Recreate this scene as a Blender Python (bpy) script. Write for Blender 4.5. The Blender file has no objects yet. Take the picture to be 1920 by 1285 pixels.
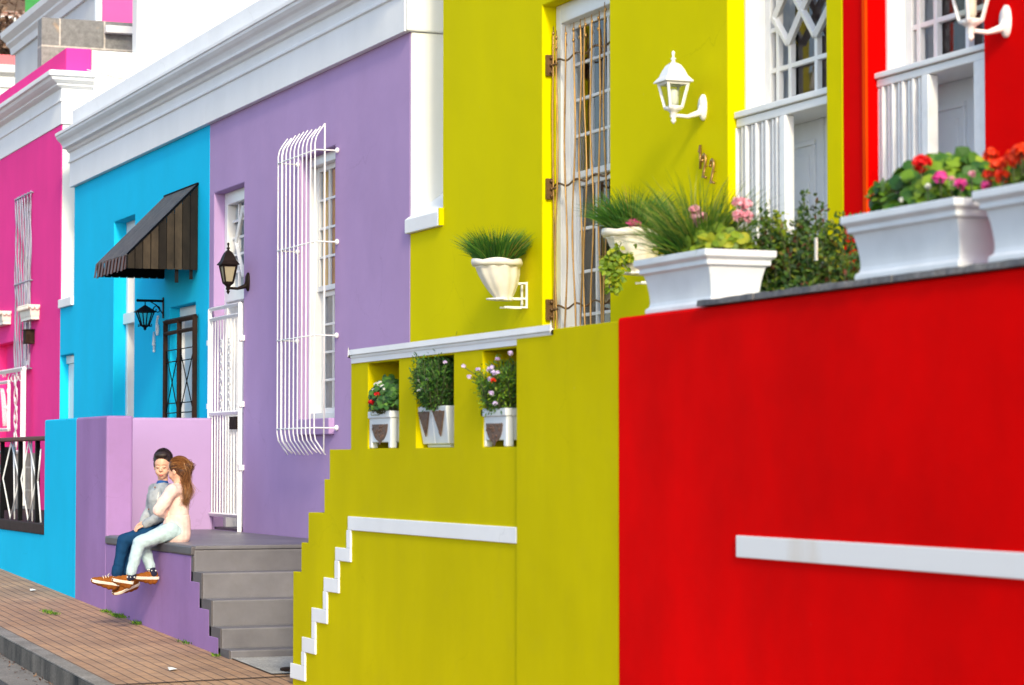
import bpy, math, random
from mathutils import Vector, Matrix
R = random.Random(7)
pi = math.pi
C = bpy.context.scene.collection
# ------------------------------------------------------------------ camera model (90 mm lens, standing on the road)
CAM = Vector((0, 0, 1.6)); F = 4800.0
TH = math.atan(0.4); PT = math.atan(219.5 / F)
Fh = Vector((math.sin(TH), math.cos(TH), 0)); Rt = Vector((math.cos(TH), -math.sin(TH), 0))
Fw = Fh * math.cos(PT) + Vector((0, 0, 1)) * math.sin(PT)
Up = Rt.cross(Fw)
def P(px, py, X=None, Y=None, Z=None):
    "real-world point measured from the photograph on a known wall plane (X across the street, Y along it)"
    d = Fw + Rt * ((px - 960) / F) + Up * ((642.5 - py) / F)
    if X is not None: s = (X - CAM.x) / d.x
    elif Y is not None: s = (Y - CAM.y) / d.y
    else: s = (Z - CAM.z) / d.z
    return CAM + d * s
def U(px, X, py=700): return P(px, py, X=X).y
def H(px, py, X): return P(px, py, X=X).z
W0, W1 = 5.19, 6.60            # front garden wall plane, house front plane
def gz(y): return 0.07 + 0.034 * (y - 17.6)

# ------------------------------------------------------------------ materials
MATS = {}
def nodes(name):
    m = bpy.data.materials.new(name); m.use_nodes = True
    nt = m.node_tree; b = nt.nodes['Principled BSDF']
    MATS[name] = m
    return m, nt, b
def lin(c): return tuple(((v / 255) / 12.92 if v <= 10 else (((v / 255) + 0.055) / 1.055) ** 2.4) for v in c) + (1,)
def N(nt, t, **k):
    n = nt.nodes.new(t)
    for a, v in k.items():
        if a in n.inputs: n.inputs[a].default_value = v
        else: setattr(n, a, v)
    return n
def noise(nt, src, scale, detail=4, rough=0.55, sc=(1, 1, 1)):
    mp = N(nt, 'ShaderNodeMapping'); mp.inputs['Scale'].default_value = sc
    nt.links.new(src, mp.inputs[0])
    n = N(nt, 'ShaderNodeTexNoise'); n.inputs['Scale'].default_value = scale; n.inputs['Detail'].default_value = detail; n.inputs['Roughness'].default_value = rough
    nt.links.new(mp.outputs[0], n.inputs['Vector'])
    return n.outputs['Fac']
def ramp(nt, fac, stops):
    r = N(nt, 'ShaderNodeValToRGB'); e = r.color_ramp.elements
    e[0].position, e[0].color = stops[0]; e[1].position, e[1].color = stops[-1]
    for p, c in stops[1:-1]:
        x = e.new(p); x.color = c
    nt.links.new(fac, r.inputs[0]); return r.outputs[0]
def mixc(nt, fac, a, b, mode='MIX'):
    m = N(nt, 'ShaderNodeMix', data_type='RGBA', blend_type=mode)
    for s, v in ((0, fac), (6, a), (7, b)):
        if hasattr(v, 'node'): nt.links.new(v, m.inputs[s])
        else: m.inputs[s].default_value = v
    return m.outputs[2]
def bump(nt, b, h, strength, dist, prev=None):
    n = N(nt, 'ShaderNodeBump'); n.inputs['Strength'].default_value = strength; n.inputs['Distance'].default_value = dist
    nt.links.new(h, n.inputs['Height'])
    if prev: nt.links.new(prev, n.inputs['Normal'])
    nt.links.new(n.outputs[0], b.inputs['Normal']); return n.outputs[0]
def plaster(name, col, rough=0.85, var=0.10, dirt=0.0, streak=0.35, spec=0.03, crack=0.22):
    "col: linear rgb of the paint"
    m, nt, b = nodes(name); tc = N(nt, 'ShaderNodeTexCoord').outputs['Object']
    c = tuple(col) + (1,); lo = tuple(v * (1 - var) for v in col) + (1,); hi = tuple(min(1, v * (1 + var * .6)) for v in col) + (1,)
    big = ramp(nt, noise(nt, tc, 0.9, 5), [(0.3, lo), (0.7, hi)])
    st = noise(nt, tc, 2.2, 6, .6, (1, 1, 0.16))
    k = ramp(nt, st, [(0.35, (0, 0, 0, 1)), (0.75, (streak,) * 3 + (1,))])
    col2 = mixc(nt, k, big, lo)
    if dirt:
        d = ramp(nt, noise(nt, tc, 5, 8, .7), [(0.52, (0, 0, 0, 1)), (0.78, (dirt,) * 3 + (1,))])
        col2 = mixc(nt, d, col2, (0.16, 0.13, 0.1, 1))
    vo = N(nt, 'ShaderNodeTexVoronoi', feature='DISTANCE_TO_EDGE'); vo.inputs['Scale'].default_value = .55
    wv = N(nt, 'ShaderNodeTexNoise'); wv.inputs['Scale'].default_value = 2.5; wv.inputs['Detail'].default_value = 6; nt.links.new(tc, wv.inputs['Vector'])
    wa = N(nt, 'ShaderNodeVectorMath', operation='MULTIPLY_ADD'); nt.links.new(wv.outputs['Color'], wa.inputs[0]); wa.inputs[1].default_value = (.5, .5, .5); nt.links.new(tc, wa.inputs[2]); nt.links.new(wa.outputs[0], vo.inputs['Vector'])
    cr = ramp(nt, vo.outputs['Distance'], [(0.0, (crack,) * 3 + (1,)), (0.003, (0, 0, 0, 1))])
    cm = ramp(nt, noise(nt, tc, .7, 2), [(0.52, (0, 0, 0, 1)), (0.6, (1, 1, 1, 1))])
    cf = mixc(nt, 1.0, cr, cm, 'MULTIPLY')
    col2 = mixc(nt, cf, col2, tuple(v * .45 for v in col) + (1,))
    vs_ = N(nt, 'ShaderNodeTexVoronoi'); vs_.inputs['Scale'].default_value = 2.3; nt.links.new(tc, vs_.inputs['Vector'])
    ch = ramp(nt, vs_.outputs['Distance'], [(0.0, (.6,) * 3 + (1,)), (0.022, (0, 0, 0, 1))])
    col2 = mixc(nt, ch, col2, tuple(min(1, v * .8 + .12) for v in col) + (1,))
    nt.links.new(col2, b.inputs['Base Color'])
    b.inputs['Roughness'].default_value = max(rough, .8); b.inputs['Specular IOR Level'].default_value = spec
    n1 = bump(nt, b, noise(nt, tc, 1.6, 3), 0.5, 0.02)
    n2 = bump(nt, b, noise(nt, tc, 14, 4), 0.35, 0.004, n1)
    bump(nt, b, noise(nt, tc, 160, 3), 0.35, 0.0012, n2)
    return m
def paint(name, col, rough=0.45, metal=0.0, var=0.08, scale=9, bmp=0.15):
    m, nt, b = nodes(name); tc = N(nt, 'ShaderNodeTexCoord').outputs['Object']
    lo = tuple(v * (1 - var) for v in col) + (1,); hi = tuple(min(1, v * (1 + var)) for v in col) + (1,)
    nt.links.new(ramp(nt, noise(nt, tc, scale, 5), [(0.3, lo), (0.7, hi)]), b.inputs['Base Color'])
    b.inputs['Roughness'].default_value = rough; b.inputs['Metallic'].default_value = metal
    if bmp: bump(nt, b, noise(nt, tc, 45, 4), bmp, 0.002)
    return m
def foliage(name, stops, rough=0.55, trans=0.3):
    m, nt, b = nodes(name)
    g = N(nt, 'ShaderNodeNewGeometry').outputs['Random Per Island']
    c = ramp(nt, g, [(p, tuple(q) + (1,)) for p, q in stops])
    nt.links.new(c, b.inputs['Base Color']); b.inputs['Roughness'].default_value = rough
    t = N(nt, 'ShaderNodeBsdfTranslucent'); nt.links.new(c, t.inputs['Color'])
    mx = N(nt, 'ShaderNodeMixShader'); mx.inputs[0].default_value = trans
    nt.links.new(b.outputs[0], mx.inputs[1]); nt.links.new(t.outputs[0], mx.inputs[2])
    nt.links.new(mx.outputs[0], nt.nodes['Material Output'].inputs[0])
    return m

WHITE = plaster('white_plaster', (0.87, 0.88, 0.90), 0.65, 0.07, 0.05, .7)
WHITEG = plaster('white_gable_plaster', (0.82, 0.82, 0.79), 0.7, 0.05)
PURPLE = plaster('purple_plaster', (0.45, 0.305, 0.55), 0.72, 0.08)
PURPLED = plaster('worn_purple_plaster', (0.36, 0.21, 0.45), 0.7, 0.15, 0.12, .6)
BLUE = plaster('blue_plaster', (0.012, 0.54, 0.86), 0.68, 0.07)
YELLOW = plaster('lime_yellow_plaster', (0.70, 0.62, 0.0), 0.7, 0.05, 0, .3)
YELLOWD = plaster('weathered_yellow_plaster', (0.62, 0.53, 0.0), 0.7, 0.12, 0.04, .7, .03, .12)
RED = plaster('red_plaster', (0.80, 0.0, 0.0), 0.6, 0.08, 0, .5)
REDD = plaster('red_wall_plaster', (0.76, 0.0, 0.0), 0.6, 0.22, 0, .12, .03, .05)
PINK = plaster('pink_plaster', (0.90, 0.055, 0.32), 0.68, 0.08, 0, .5)
SALMON = plaster('salmon_plaster', (0.8, 0.2, 0.22), 0.7)
GREEN = plaster('green_plaster', (0.14, 0.60, 0.14), 0.7)
GREYW = plaster('grey_white_plaster', (0.66, 0.68, 0.70), 0.7)
WOODW = paint('white_gloss_paint', (0.80, 0.80, 0.80), 0.35, 0, 0.04, 6, 0.1)
DOORW = paint('white_door_paint', (0.70, 0.74, 0.80), 0.35, 0, 0.04, 6, 0.1)
IRONW = paint('white_iron_paint', (0.82, 0.82, 0.83), 0.35, 0, 0.05, 20, 0.3)
IRONB = paint('black_iron_paint', (0.004, 0.004, 0.005), 0.55, 0.0, 0.3, 20, 0.4); IRONB.node_tree.nodes['Principled BSDF'].inputs['Specular IOR Level'].default_value = .25
IRONG = paint('bluish_grey_iron', (0.30, 0.31, 0.42), 0.4, 0.2, 0.1)
BROWNM = paint('brown_lantern_metal', (0.014, 0.009, 0.008), 0.5, 0.1, 0.3, 20, 0.4)
BRASS = paint('aged_brass', (0.42, 0.24, 0.08), 0.38, 0.75, 0.25, 12, 0.2)
BRASSD = paint('dark_brass', (0.16, 0.09, 0.035), 0.45, 0.6, 0.3, 12, 0.2)
GATEBR = paint('brown_gate_metal', (0.018, 0.007, 0.004), 0.45, 0.1, 0.5, 8, 0.2)
PLASTIC = paint('white_trough_plastic', (0.69, 0.73, 0.78), 0.45, 0, 0.07, 5, 0.05)
CREAM = paint('cream_pot_glaze', (0.80, 0.76, 0.68), 0.5, 0, 0.07, 14, 0.3)
ORN = paint('brown_bronze_ornament', (0.13, 0.07, 0.045), 0.6, 0.1, 0.5, 60, 0.8)
SOIL = paint('potting_soil', (0.03, 0.018, 0.012), 0.95, 0, 0.4, 40, 1)
STEM = paint('plant_stem', (0.07, 0.09, 0.03), 0.7, 0, 0.3)
BARK = paint('bark', (0.10, 0.06, 0.04), 0.9, 0, 0.4, 20, 1)
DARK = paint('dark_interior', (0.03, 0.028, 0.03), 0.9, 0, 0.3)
SHEETO = paint('orange_backing_sheet', (1.0, 0.42, 0.0), 0.8, 0, 0.15, 6)  # orange sheet giving the purple window's upper panes their tone
CURTG = paint('grey_curtain_cloth', (0.16, 0.15, 0.19), 0.85, 0, 0.2, 8)
CURTB = paint('brown_curtain_cloth', (0.07, 0.03, 0.018), 0.85, 0, 0.4, 8)
HANDR = paint('brown_handrail', (0.10, 0.03, 0.025), 0.5, 0, 0.3)
SLABB = paint('dark_brown_slab', (0.035, 0.02, 0.02), 0.6, 0, 0.3, 8, .4)
RUST = paint('rusty_iron', (0.03, 0.018, 0.013), 0.8, 0.3, 0.4, 30, .8)
LITTER = paint('paper_litter', (0.7, 0.7, 0.68), 0.8, 0, 0.1)

def glassy(name, tint=(0.9, 0.95, 1.0), refl=0.12):
    m, nt, b = nodes(name); nt.nodes.remove(b)
    fr = N(nt, 'ShaderNodeFresnel'); fr.inputs[0].default_value = 1.5
    gl = N(nt, 'ShaderNodeBsdfGlossy'); gl.inputs['Roughness'].default_value = 0.04
    tr = N(nt, 'ShaderNodeBsdfTransparent'); tr.inputs[0].default_value = tuple(tint) + (1,)
    ge = N(nt, 'ShaderNodeNewGeometry'); iv = N(nt, 'ShaderNodeMath', operation='SUBTRACT'); iv.inputs[0].default_value = 1; nt.links.new(ge.outputs['Backfacing'], iv.inputs[1])
    fm = N(nt, 'ShaderNodeMath', operation='MULTIPLY'); nt.links.new(fr.outputs[0], fm.inputs[0]); nt.links.new(iv.outputs[0], fm.inputs[1])
    mx = N(nt, 'ShaderNodeMixShader'); nt.links.new(fm.outputs[0], mx.inputs[0])
    nt.links.new(tr.outputs[0], mx.inputs[1]); nt.links.new(gl.outputs[0], mx.inputs[2])
    nt.links.new(mx.outputs[0], nt.nodes['Material Output'].inputs[0]); return m
PANE = glassy('window_glass'); LPANE = glassy('lamp_glass', (0.85, 0.88, 0.8))
m, nt, b = nodes('frosted_lamp_glass'); b.inputs['Base Color'].default_value = (0.33, 0.29, 0.19, 1); b.inputs['Roughness'].default_value = 0.3; FROST = m

for _n in ('black_iron_paint', 'brown_lantern_metal', 'brown_gate_metal', 'brown_handrail', 'dark_brown_slab', 'rusty_iron'): MATS[_n].node_tree.nodes['Principled BSDF'].inputs['Specular IOR Level'].default_value = .08; MATS[_n].node_tree.nodes['Principled BSDF'].inputs['Metallic'].default_value = 0
# grey painted steps
m, nt, b = nodes('grey_step_paint'); tc = N(nt, 'ShaderNodeTexCoord').outputs['Object']
c1 = ramp(nt, noise(nt, tc, 1.8, 6, .6), [(0.3, (0.098, 0.094, 0.112, 1)), (0.7, (0.185, 0.178, 0.205, 1))])
c2 = mixc(nt, ramp(nt, noise(nt, tc, 9, 8, .7), [(0.5, (0, 0, 0, 1)), (0.75, (.35,) * 3 + (1,))]), c1, (0.13, 0.12, 0.12, 1))
nt.links.new(c2, b.inputs['Base Color']); b.inputs['Roughness'].default_value = 0.42
bump(nt, b, noise(nt, tc, 40, 5), 0.3, 0.003); STEPG = m
STEPD = paint('dark_grey_edge_paint', (0.085, 0.075, 0.085), 0.5, 0, 0.15, 5, .3)

# brick pavement
m, nt, b = nodes('brick_paving'); tcn = N(nt, 'ShaderNodeTexCoord'); tc = tcn.outputs['Object']
mp = N(nt, 'ShaderNodeMapping'); mp.inputs['Rotation'].default_value = (0, 0, pi / 2); nt.links.new(tc, mp.inputs[0])
wob = N(nt, 'ShaderNodeTexNoise'); wob.inputs['Scale'].default_value = 3.0; nt.links.new(mp.outputs[0], wob.inputs['Vector'])
va = N(nt, 'ShaderNodeVectorMath', operation='MULTIPLY_ADD'); nt.links.new(wob.outputs['Color'], va.inputs[0]); va.inputs[1].default_value = (0.02, 0.02, 0); nt.links.new(mp.outputs[0], va.inputs[2])
br = N(nt, 'ShaderNodeTexBrick'); nt.links.new(va.outputs[0], br.inputs['Vector'])
br.inputs['Scale'].default_value = 1.0; br.inputs['Brick Width'].default_value = 0.215; br.inputs['Row Height'].default_value = 0.092
br.inputs['Mortar Size'].default_value = 0.0055; br.inputs['Mortar Smooth'].default_value = 0.6; br.inputs['Bias'].default_value = -0.1
br.inputs['Color1'].default_value = (0.56, 0.32, 0.175, 1); br.inputs['Color2'].default_value = (0.45, 0.27, 0.165, 1); br.inputs['Mortar'].default_value = (0.27, 0.165, 0.105, 1)
d = ramp(nt, noise(nt, tc, 1.3, 7, .65), [(0.35, (.55, .5, .48, 1)), (0.62, (1, 1, 1, 1))])
sx = N(nt, 'ShaderNodeSeparateXYZ'); nt.links.new(va.outputs[0], sx.inputs[0])
fm = N(nt, 'ShaderNodeMath', operation='PINGPONG'); nt.links.new(sx.outputs[1], fm.inputs[0]); fm.inputs[1].default_value = 0.046
lj = ramp(nt, fm.outputs[0], [(0.0, (1, 1, 1, 1)), (0.0085, (0, 0, 0, 1))])
cj = mixc(nt, lj, br.outputs['Color'], (0.12, 0.075, 0.05, 1))
c = mixc(nt, 0.8, cj, d, 'MULTIPLY')
c = mixc(nt, ramp(nt, noise(nt, tc, 30, 6, .7), [(0.4, (0, 0, 0, 1)), (0.8, (.4,) * 3 + (1,))]), c, (0.22, 0.17, 0.14, 1))
nt.links.new(c, b.inputs['Base Color']); b.inputs['Roughness'].default_value = 0.85
inv = N(nt, 'ShaderNodeMath', operation='SUBTRACT'); inv.inputs[0].default_value = 1; nt.links.new(br.outputs['Fac'], inv.inputs[1])
n1 = bump(nt, b, inv.outputs[0], 0.8, 0.006); bump(nt, b, noise(nt, tc, 50, 5), 0.4, 0.003, n1); PAVING = m
def rough_mat(name, c1, c2, s1=2, s2=60, bmpd=0.004, r=0.85, sc=(1, 1, 1), spots=None):
    m, nt, b = nodes(name); tc = N(nt, 'ShaderNodeTexCoord').outputs['Object']
    c = ramp(nt, noise(nt, tc, s1, 8, .65, sc), [(0.35, tuple(c1) + (1,)), (0.68, tuple(c2) + (1,))])
    f = ramp(nt, noise(nt, tc, s2, 4, .7), [(0.4, (0.7,) * 3 + (1,)), (0.65, (1.15,) * 3 + (1,))])
    c = mixc(nt, 1.0, c, f, 'MULTIPLY')
    nt.links.new(c, b.inputs['Base Color']); b.inputs['Roughness'].default_value = r
    bump(nt, b, noise(nt, tc, s2, 5), 0.5, bmpd); return m
ASPHALT = rough_mat('asphalt', (0.045, 0.043, 0.045), (0.075, 0.072, 0.07), 1.5, 120)
GUTTER = rough_mat('gutter_concrete', (0.17, 0.15, 0.135), (0.30, 0.27, 0.24), 1.5, 80)
KERB = rough_mat('stained_kerb_concrete', (0.008, 0.008, 0.009), (0.20, 0.175, 0.15), 2.6, 50, 0.004, .85, (1, 1, .35))
KERBT = rough_mat('kerb_concrete', (0.20, 0.18, 0.16), (0.34, 0.31, 0.28), 3, 60)
CONC = rough_mat('pale_concrete', (0.30, 0.29, 0.29), (0.48, 0.46, 0.44), 2.5, 50)
COPING = rough_mat('slate_coping', (0.08, 0.085, 0.10), (0.26, 0.25, 0.24), 3, 25, 0.01)
EARTH = rough_mat('dry_earth', (0.12, 0.09, 0.06), (0.22, 0.17, 0.12), 0.3, 8, 0.05)
HILLM = rough_mat('scrub_hillside', (0.06, 0.05, 0.03), (0.20, 0.12, 0.08), 0.05, 1.2, 0.3)
# slate tiles
def slate(name, bw, rh, cols, grout=(0.55, 0.5, 0.45)):
    m, nt, b = nodes(name); tc = N(nt, 'ShaderNodeTexCoord').outputs['Object']
    sx = N(nt, 'ShaderNodeSeparateXYZ'); nt.links.new(tc, sx.inputs[0])
    ad = N(nt, 'ShaderNodeMath', operation='ADD'); nt.links.new(sx.outputs[0], ad.inputs[0]); nt.links.new(sx.outputs[1], ad.inputs[1])
    cx = N(nt, 'ShaderNodeCombineXYZ'); nt.links.new(ad.outputs[0], cx.inputs[0]); nt.links.new(sx.outputs[2], cx.inputs[1])
    br = N(nt, 'ShaderNodeTexBrick', offset=0.5); nt.links.new(cx.outputs[0], br.inputs['Vector'])
    br.inputs['Scale'].default_value = 1; br.inputs['Brick Width'].default_value = bw; br.inputs['Row Height'].default_value = rh; br.inputs['Mortar Size'].default_value = 0.012
    br.inputs['Color1'].default_value = cols[0] + (1,); br.inputs['Color2'].default_value = cols[1] + (1,); br.inputs['Mortar'].default_value = grout + (1,)
    o = ramp(nt, noise(nt, tc, 2.3, 3), [(0.60, (0, 0, 0, 1)), (0.68, (.7,) * 3 + (1,))])
    c = mixc(nt, o, br.outputs['Color'], cols[2] + (1,), 'MIX')
    c = mixc(nt, br.outputs['Fac'], c, grout + (1,))
    f = ramp(nt, noise(nt, tc, 12, 6, .7), [(0.35, (.7,) * 3 + (1,)), (0.65, (1.2,) * 3 + (1,))])
    c = mixc(nt, 1.0, c, f, 'MULTIPLY')
    nt.links.new(c, b.inputs['Base Color']); b.inputs['Roughness'].default_value = .7
    bump(nt, b, noise(nt, tc, 15, 6), .6, 0.01); return m
SLATE = slate('slate_tile_cladding', 0.62, 0.42, ((0.20, 0.20, 0.20), (0.30, 0.28, 0.27), (0.50, 0.32, 0.17)))
SLATES = slate('stone_block_cladding', 0.45, 0.3, ((0.30, 0.26, 0.22), (0.45, 0.38, 0.32), (0.36, 0.33, 0.30)))
BRICKH = slate('red_brick', 0.24, 0.09, ((0.22, 0.09, 0.06), (0.30, 0.13, 0.09), (0.2, 0.11, 0.08)), (0.35, 0.3, 0.26))

GRASS = foliage('grass_blades', [(0, (0.02, 0.09, 0.01)), (0.5, (0.06, 0.18, 0.015)), (0.85, (0.20, 0.32, 0.02)), (1, (0.42, 0.36, 0.08))])
GRASSD = foliage('dense_grass_blades', [(0, (0.02, 0.09, 0.012)), (0.6, (0.05, 0.19, 0.02)), (0.95, (0.12, 0.28, 0.03)), (1, (0.5, 0.25, 0.06))])
GERL = foliage('geranium_leaves', [(0, (0.02, 0.09, 0.01)), (0.4, (0.07, 0.20, 0.015)), (0.75, (0.20, 0.36, 0.015)), (1, (0.30, 0.42, 0.02))])
BUSHL = foliage('shrub_leaves', [(0, (0.012, 0.045, 0.01)), (0.4, (0.04, 0.11, 0.012)), (0.78, (0.11, 0.20, 0.015)), (0.90, (0.24, 0.27, 0.02)), (0.93, (0.14, 0.035, 0.015)), (1, (0.10, 0.035, 0.015))])
LIMEL = foliage('lime_leaves', [(0, (0.08, 0.16, 0.01)), (0.6, (0.22, 0.34, 0.015)), (1, (0.42, 0.42, 0.02))])
DEEPL = foliage('deep_green_leaves', [(0, (0.015, 0.06, 0.012)), (0.5, (0.045, 0.15, 0.02)), (1, (0.14, 0.30, 0.03))])
TREEL = foliage('brown_tree_leaves', [(0, (0.06, 0.03, 0.02)), (0.5, (0.16, 0.08, 0.05)), (1, (0.26, 0.16, 0.10))])
PETR = foliage('red_petals', [(0, (0.55, 0.003, 0.004)), (1, (0.85, 0.01, 0.012))])
PETO = foliage('orange_red_petals', [(0, (0.75, 0.015, 0.004)), (1, (0.95, 0.10, 0.01))])
PETM = foliage('magenta_petals', [(0, (0.75, 0.02, 0.30)), (1, (0.9, 0.12, 0.45))])
PETP = foliage('pale_pink_petals', [(0, (0.85, 0.30, 0.42)), (1, (0.95, 0.62, 0.68))])
PETL = foliage('lilac_petals', [(0, (0.55, 0.40, 0.75)), (1, (0.85, 0.75, 0.92))])
PETW = foliage('white_petals', [(0, (0.8, 0.8, 0.75)), (1, (0.9, 0.9, 0.88))])

# ------------------------------------------------------------------ mesh builder
class MB:
    def __init__(s): s.v = []; s.f = []; s.sm = []
    def add(s, vs, fs, smooth=False):
        o = len(s.v); s.v.extend([tuple(p) for p in vs]); s.f.extend([tuple(i + o for i in f) for f in fs]); s.sm.extend([smooth] * len(fs)); return s
    def box(s, x0, x1, y0, y1, z0, z1):
        x0, x1 = sorted((x0, x1)); y0, y1 = sorted((y0, y1)); z0, z1 = sorted((z0, z1))
        return s.add([(x0, y0, z0), (x1, y0, z0), (x1, y1, z0), (x0, y1, z0), (x0, y0, z1), (x1, y0, z1), (x1, y1, z1), (x0, y1, z1)],
              [(0, 3, 2, 1), (4, 5, 6, 7), (0, 1, 5, 4), (1, 2, 6, 5), (2, 3, 7, 6), (3, 0, 4, 7)])
    def prism(s, poly, vec):
        n = len(poly); vec = Vector(vec); a = [Vector(p) for p in poly]
        return s.add(a + [p + vec for p in a], [tuple(range(n))[::-1], tuple(range(n, 2 * n))] + [(i, (i + 1) % n, n + (i + 1) % n, n + i) for i in range(n)])
    def tube(s, pts, r, n=8, flat=1.0):
        pts = [Vector(p) for p in pts]; k = len(pts); rs = r if isinstance(r, (list, tuple)) else [r] * k
        vs = []; ref = Vector((0.31, 0.17, 0.93)).normalized(); pa = None
        for i, p in enumerate(pts):
            t = (pts[min(i + 1, k - 1)] - pts[max(i - 1, 0)])
            if t.length < 1e-9: t = Vector((0, 0, 1))
            t.normalize()
            if pa is None: a = t.cross(ref).normalized()
            else:
                a = pa - t * pa.dot(t)
                a = a.normalized() if a.length > 1e-6 else t.cross(ref).normalized()
            pa = a; bb = t.cross(a)
            for j in range(n):
                q = 2 * pi * j / n; vs.append(p + (a * math.cos(q) + bb * math.sin(q) * flat) * rs[i])
        fs = [(i * n + j, i * n + (j + 1) % n, (i + 1) * n + (j + 1) % n, (i + 1) * n + j) for i in range(k - 1) for j in range(n)]
        fs += [tuple(range(n))[::-1], tuple((k - 1) * n + j for j in range(n))]
        return s.add(vs, fs, n > 4)
    def bar(s, a, b, w):  # square bar
        return s.tube([a, b], w * 0.7071, 4)
    def lathe(s, c, prof, n=24, sx=1, sy=1, fl=0, nf=8, smooth=True):
        c = Vector(c); vs = []
        for r, z in prof:
            for j in range(n):
                q = 2 * pi * j / n + pi / n; rr = r * (1 + fl * abs(math.sin(nf * q / 2)))
                vs.append(c + Vector((rr * math.cos(q) * sx, rr * math.sin(q) * sy, z)))
        k = len(prof)
        fs = [(i * n + j, i * n + (j + 1) % n, (i + 1) * n + (j + 1) % n, (i + 1) * n + j) for i in range(k - 1) for j in range(n)]
        fs += [tuple(range(n))[::-1], tuple((k - 1) * n + j for j in range(n))]
        return s.add(vs, fs, smooth)
    def ball(s, c, r, M=None, nu=14, nv=9):
        c = Vector(c); r = (r,) * 3 if not isinstance(r, (tuple, list)) else r
        vs = []
        for i in range(nv + 1):
            ph = pi * i / nv
            for j in range(nu):
                q = 2 * pi * j / nu
                p = Vector((r[0] * math.sin(ph) * math.cos(q), r[1] * math.sin(ph) * math.sin(q), r[2] * math.cos(ph))) if 0 < i < nv else Vector((0, 0, r[2] * math.cos(ph)))
                vs.append(c + (M @ p if M else p))
        fs = []
        for i in range(nv):
            for j in range(nu):
                a, b2, c2, d = i * nu + j, i * nu + (j + 1) % nu, (i + 1) * nu + (j + 1) % nu, (i + 1) * nu + j
                if i == 0: fs.append((i * nu, d, c2))
                elif i == nv - 1: fs.append((a, nv * nu, b2))
                else: fs.append((a, d, c2, b2))
        return s.add(vs, fs, True)
    def capsule(s, a, b, ra, rb, n=12):
        a, b = Vector(a), Vector(b); t = (b - a).normalized(); pts = []; rs = []
        for q in (-0.98, -.7, -.35): pts.append(a + t * ra * q); rs.append(ra * math.sqrt(1 - q * q))
        pts += [a, a.lerp(b, .5), b]; rs += [ra, (ra + rb) / 2, rb]
        for q in (.35, .7, .98): pts.append(b + t * rb * q); rs.append(rb * math.sqrt(1 - q * q))
        return s.tube(pts, rs, n)
    def leaf(s, p, d, n, L, W, fold=0.15):
        d = d.normalized(); w = d.cross(n)
        w = w.normalized() if w.length > 1e-6 else Vector((1, 0, 0)); nn = w.cross(d)
        return s.add([p, p + d * L * .35 + w * W * .5 + nn * fold * W, p + d * L, p + d * L * .35 - w * W * .5 + nn * fold * W, p + d * L * .72 + w * W * .36 + nn * fold * W, p + d * L * .72 - w * W * .36 + nn * fold * W, p + d * L * .4, p + d * L * .75],
              [(0, 1, 6), (1, 4, 7, 6), (4, 2, 7), (0, 6, 3), (3, 6, 7, 5), (5, 7, 2)])
    def disc(s, p, n, r, k=7, cup=0.15):
        n = n.normalized(); a = n.cross(Vector((.3, .5, .8))).normalized(); b2 = n.cross(a)
        vs = [p] + [p + (a * math.cos(2 * pi * j / k) + b2 * math.sin(2 * pi * j / k)) * r * R.uniform(.85, 1.1) + n * cup * r for j in range(k)]
        return s.add(vs, [(0, 1 + j, 1 + (j + 1) % k) for j in range(k)])
    def blade(s, p, d, L, w, bend):
        d = d.normalized(); side = d.cross(Vector((R.uniform(-1, 1), R.uniform(-1, 1), .2))).normalized()
        vs = []; q = Vector(p); dd = d.copy(); K = 5
        for i in range(K):
            ww = w * (1 - i / K) ** .8; vs += [q - side * ww, q + side * ww]
            q = q + dd * L / K; dd = (dd + bend / K).normalized()
        vs.append(q)
        return s.add(vs, [(2 * i, 2 * i + 1, 2 * i + 3, 2 * i + 2) for i in range(K - 1)] + [(2 * K - 2, 2 * K - 1, 2 * K)])
    def sweep(s, path, prof, out=-1):
        "path: plan points; prof: (offset outward, z) closed loop; out: -1 = right of travel is outward"
        pts = [Vector((p[0], p[1], 0)) for p in path]; k = len(pts); m = len(prof); vs = []
        for i, p in enumerate(pts):
            ns = []
            if i > 0: t = (pts[i] - pts[i - 1]).normalized(); ns.append(Vector((t.y, -t.x, 0)) * -out)
            if i < k - 1: t = (pts[i + 1] - pts[i]).normalized(); ns.append(Vector((t.y, -t.x, 0)) * -out)
            n = sum(ns, Vector()); n.normalize(); n = n / max(.2, n.dot(ns[0]))
            for o, z in prof: vs.append(p + n * o + Vector((0, 0, z)))
        fs = [(i * m + j, i * m + (j + 1) % m, (i + 1) * m + (j + 1) % m, (i + 1) * m + j) for i in range(k - 1) for j in range(m)]
        fs += [tuple(range(m))[::-1], tuple((k - 1) * m + j for j in range(m))]
        return s.add(vs, fs)
    def cells(s, ax, us, zs, full, a0, a1):
        "solid slab of thickness a0..a1 along ax ('x' or 'y'), cut into cells; full(i,j) says which are solid"
        us = sorted(set(round(u, 4) for u in us)); zs = sorted(set(round(z, 4) for z in zs)); idx = {}; vs = []; fs = []
        def vid(i, j, k):
            key = (i, j, k)
            if key not in idx:
                a = (a0, a1)[k]; idx[key] = len(vs); vs.append((a, us[i], zs[j]) if ax == 'x' else (us[i], a, zs[j]))
            return idx[key]
        nu, nz = len(us) - 1, len(zs) - 1
        F2 = [[full((us[i] + us[i + 1]) / 2, (zs[j] + zs[j + 1]) / 2) for j in range(nz)] for i in range(nu)]
        g = lambda i, j: 0 <= i < nu and 0 <= j < nz and F2[i][j]
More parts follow.
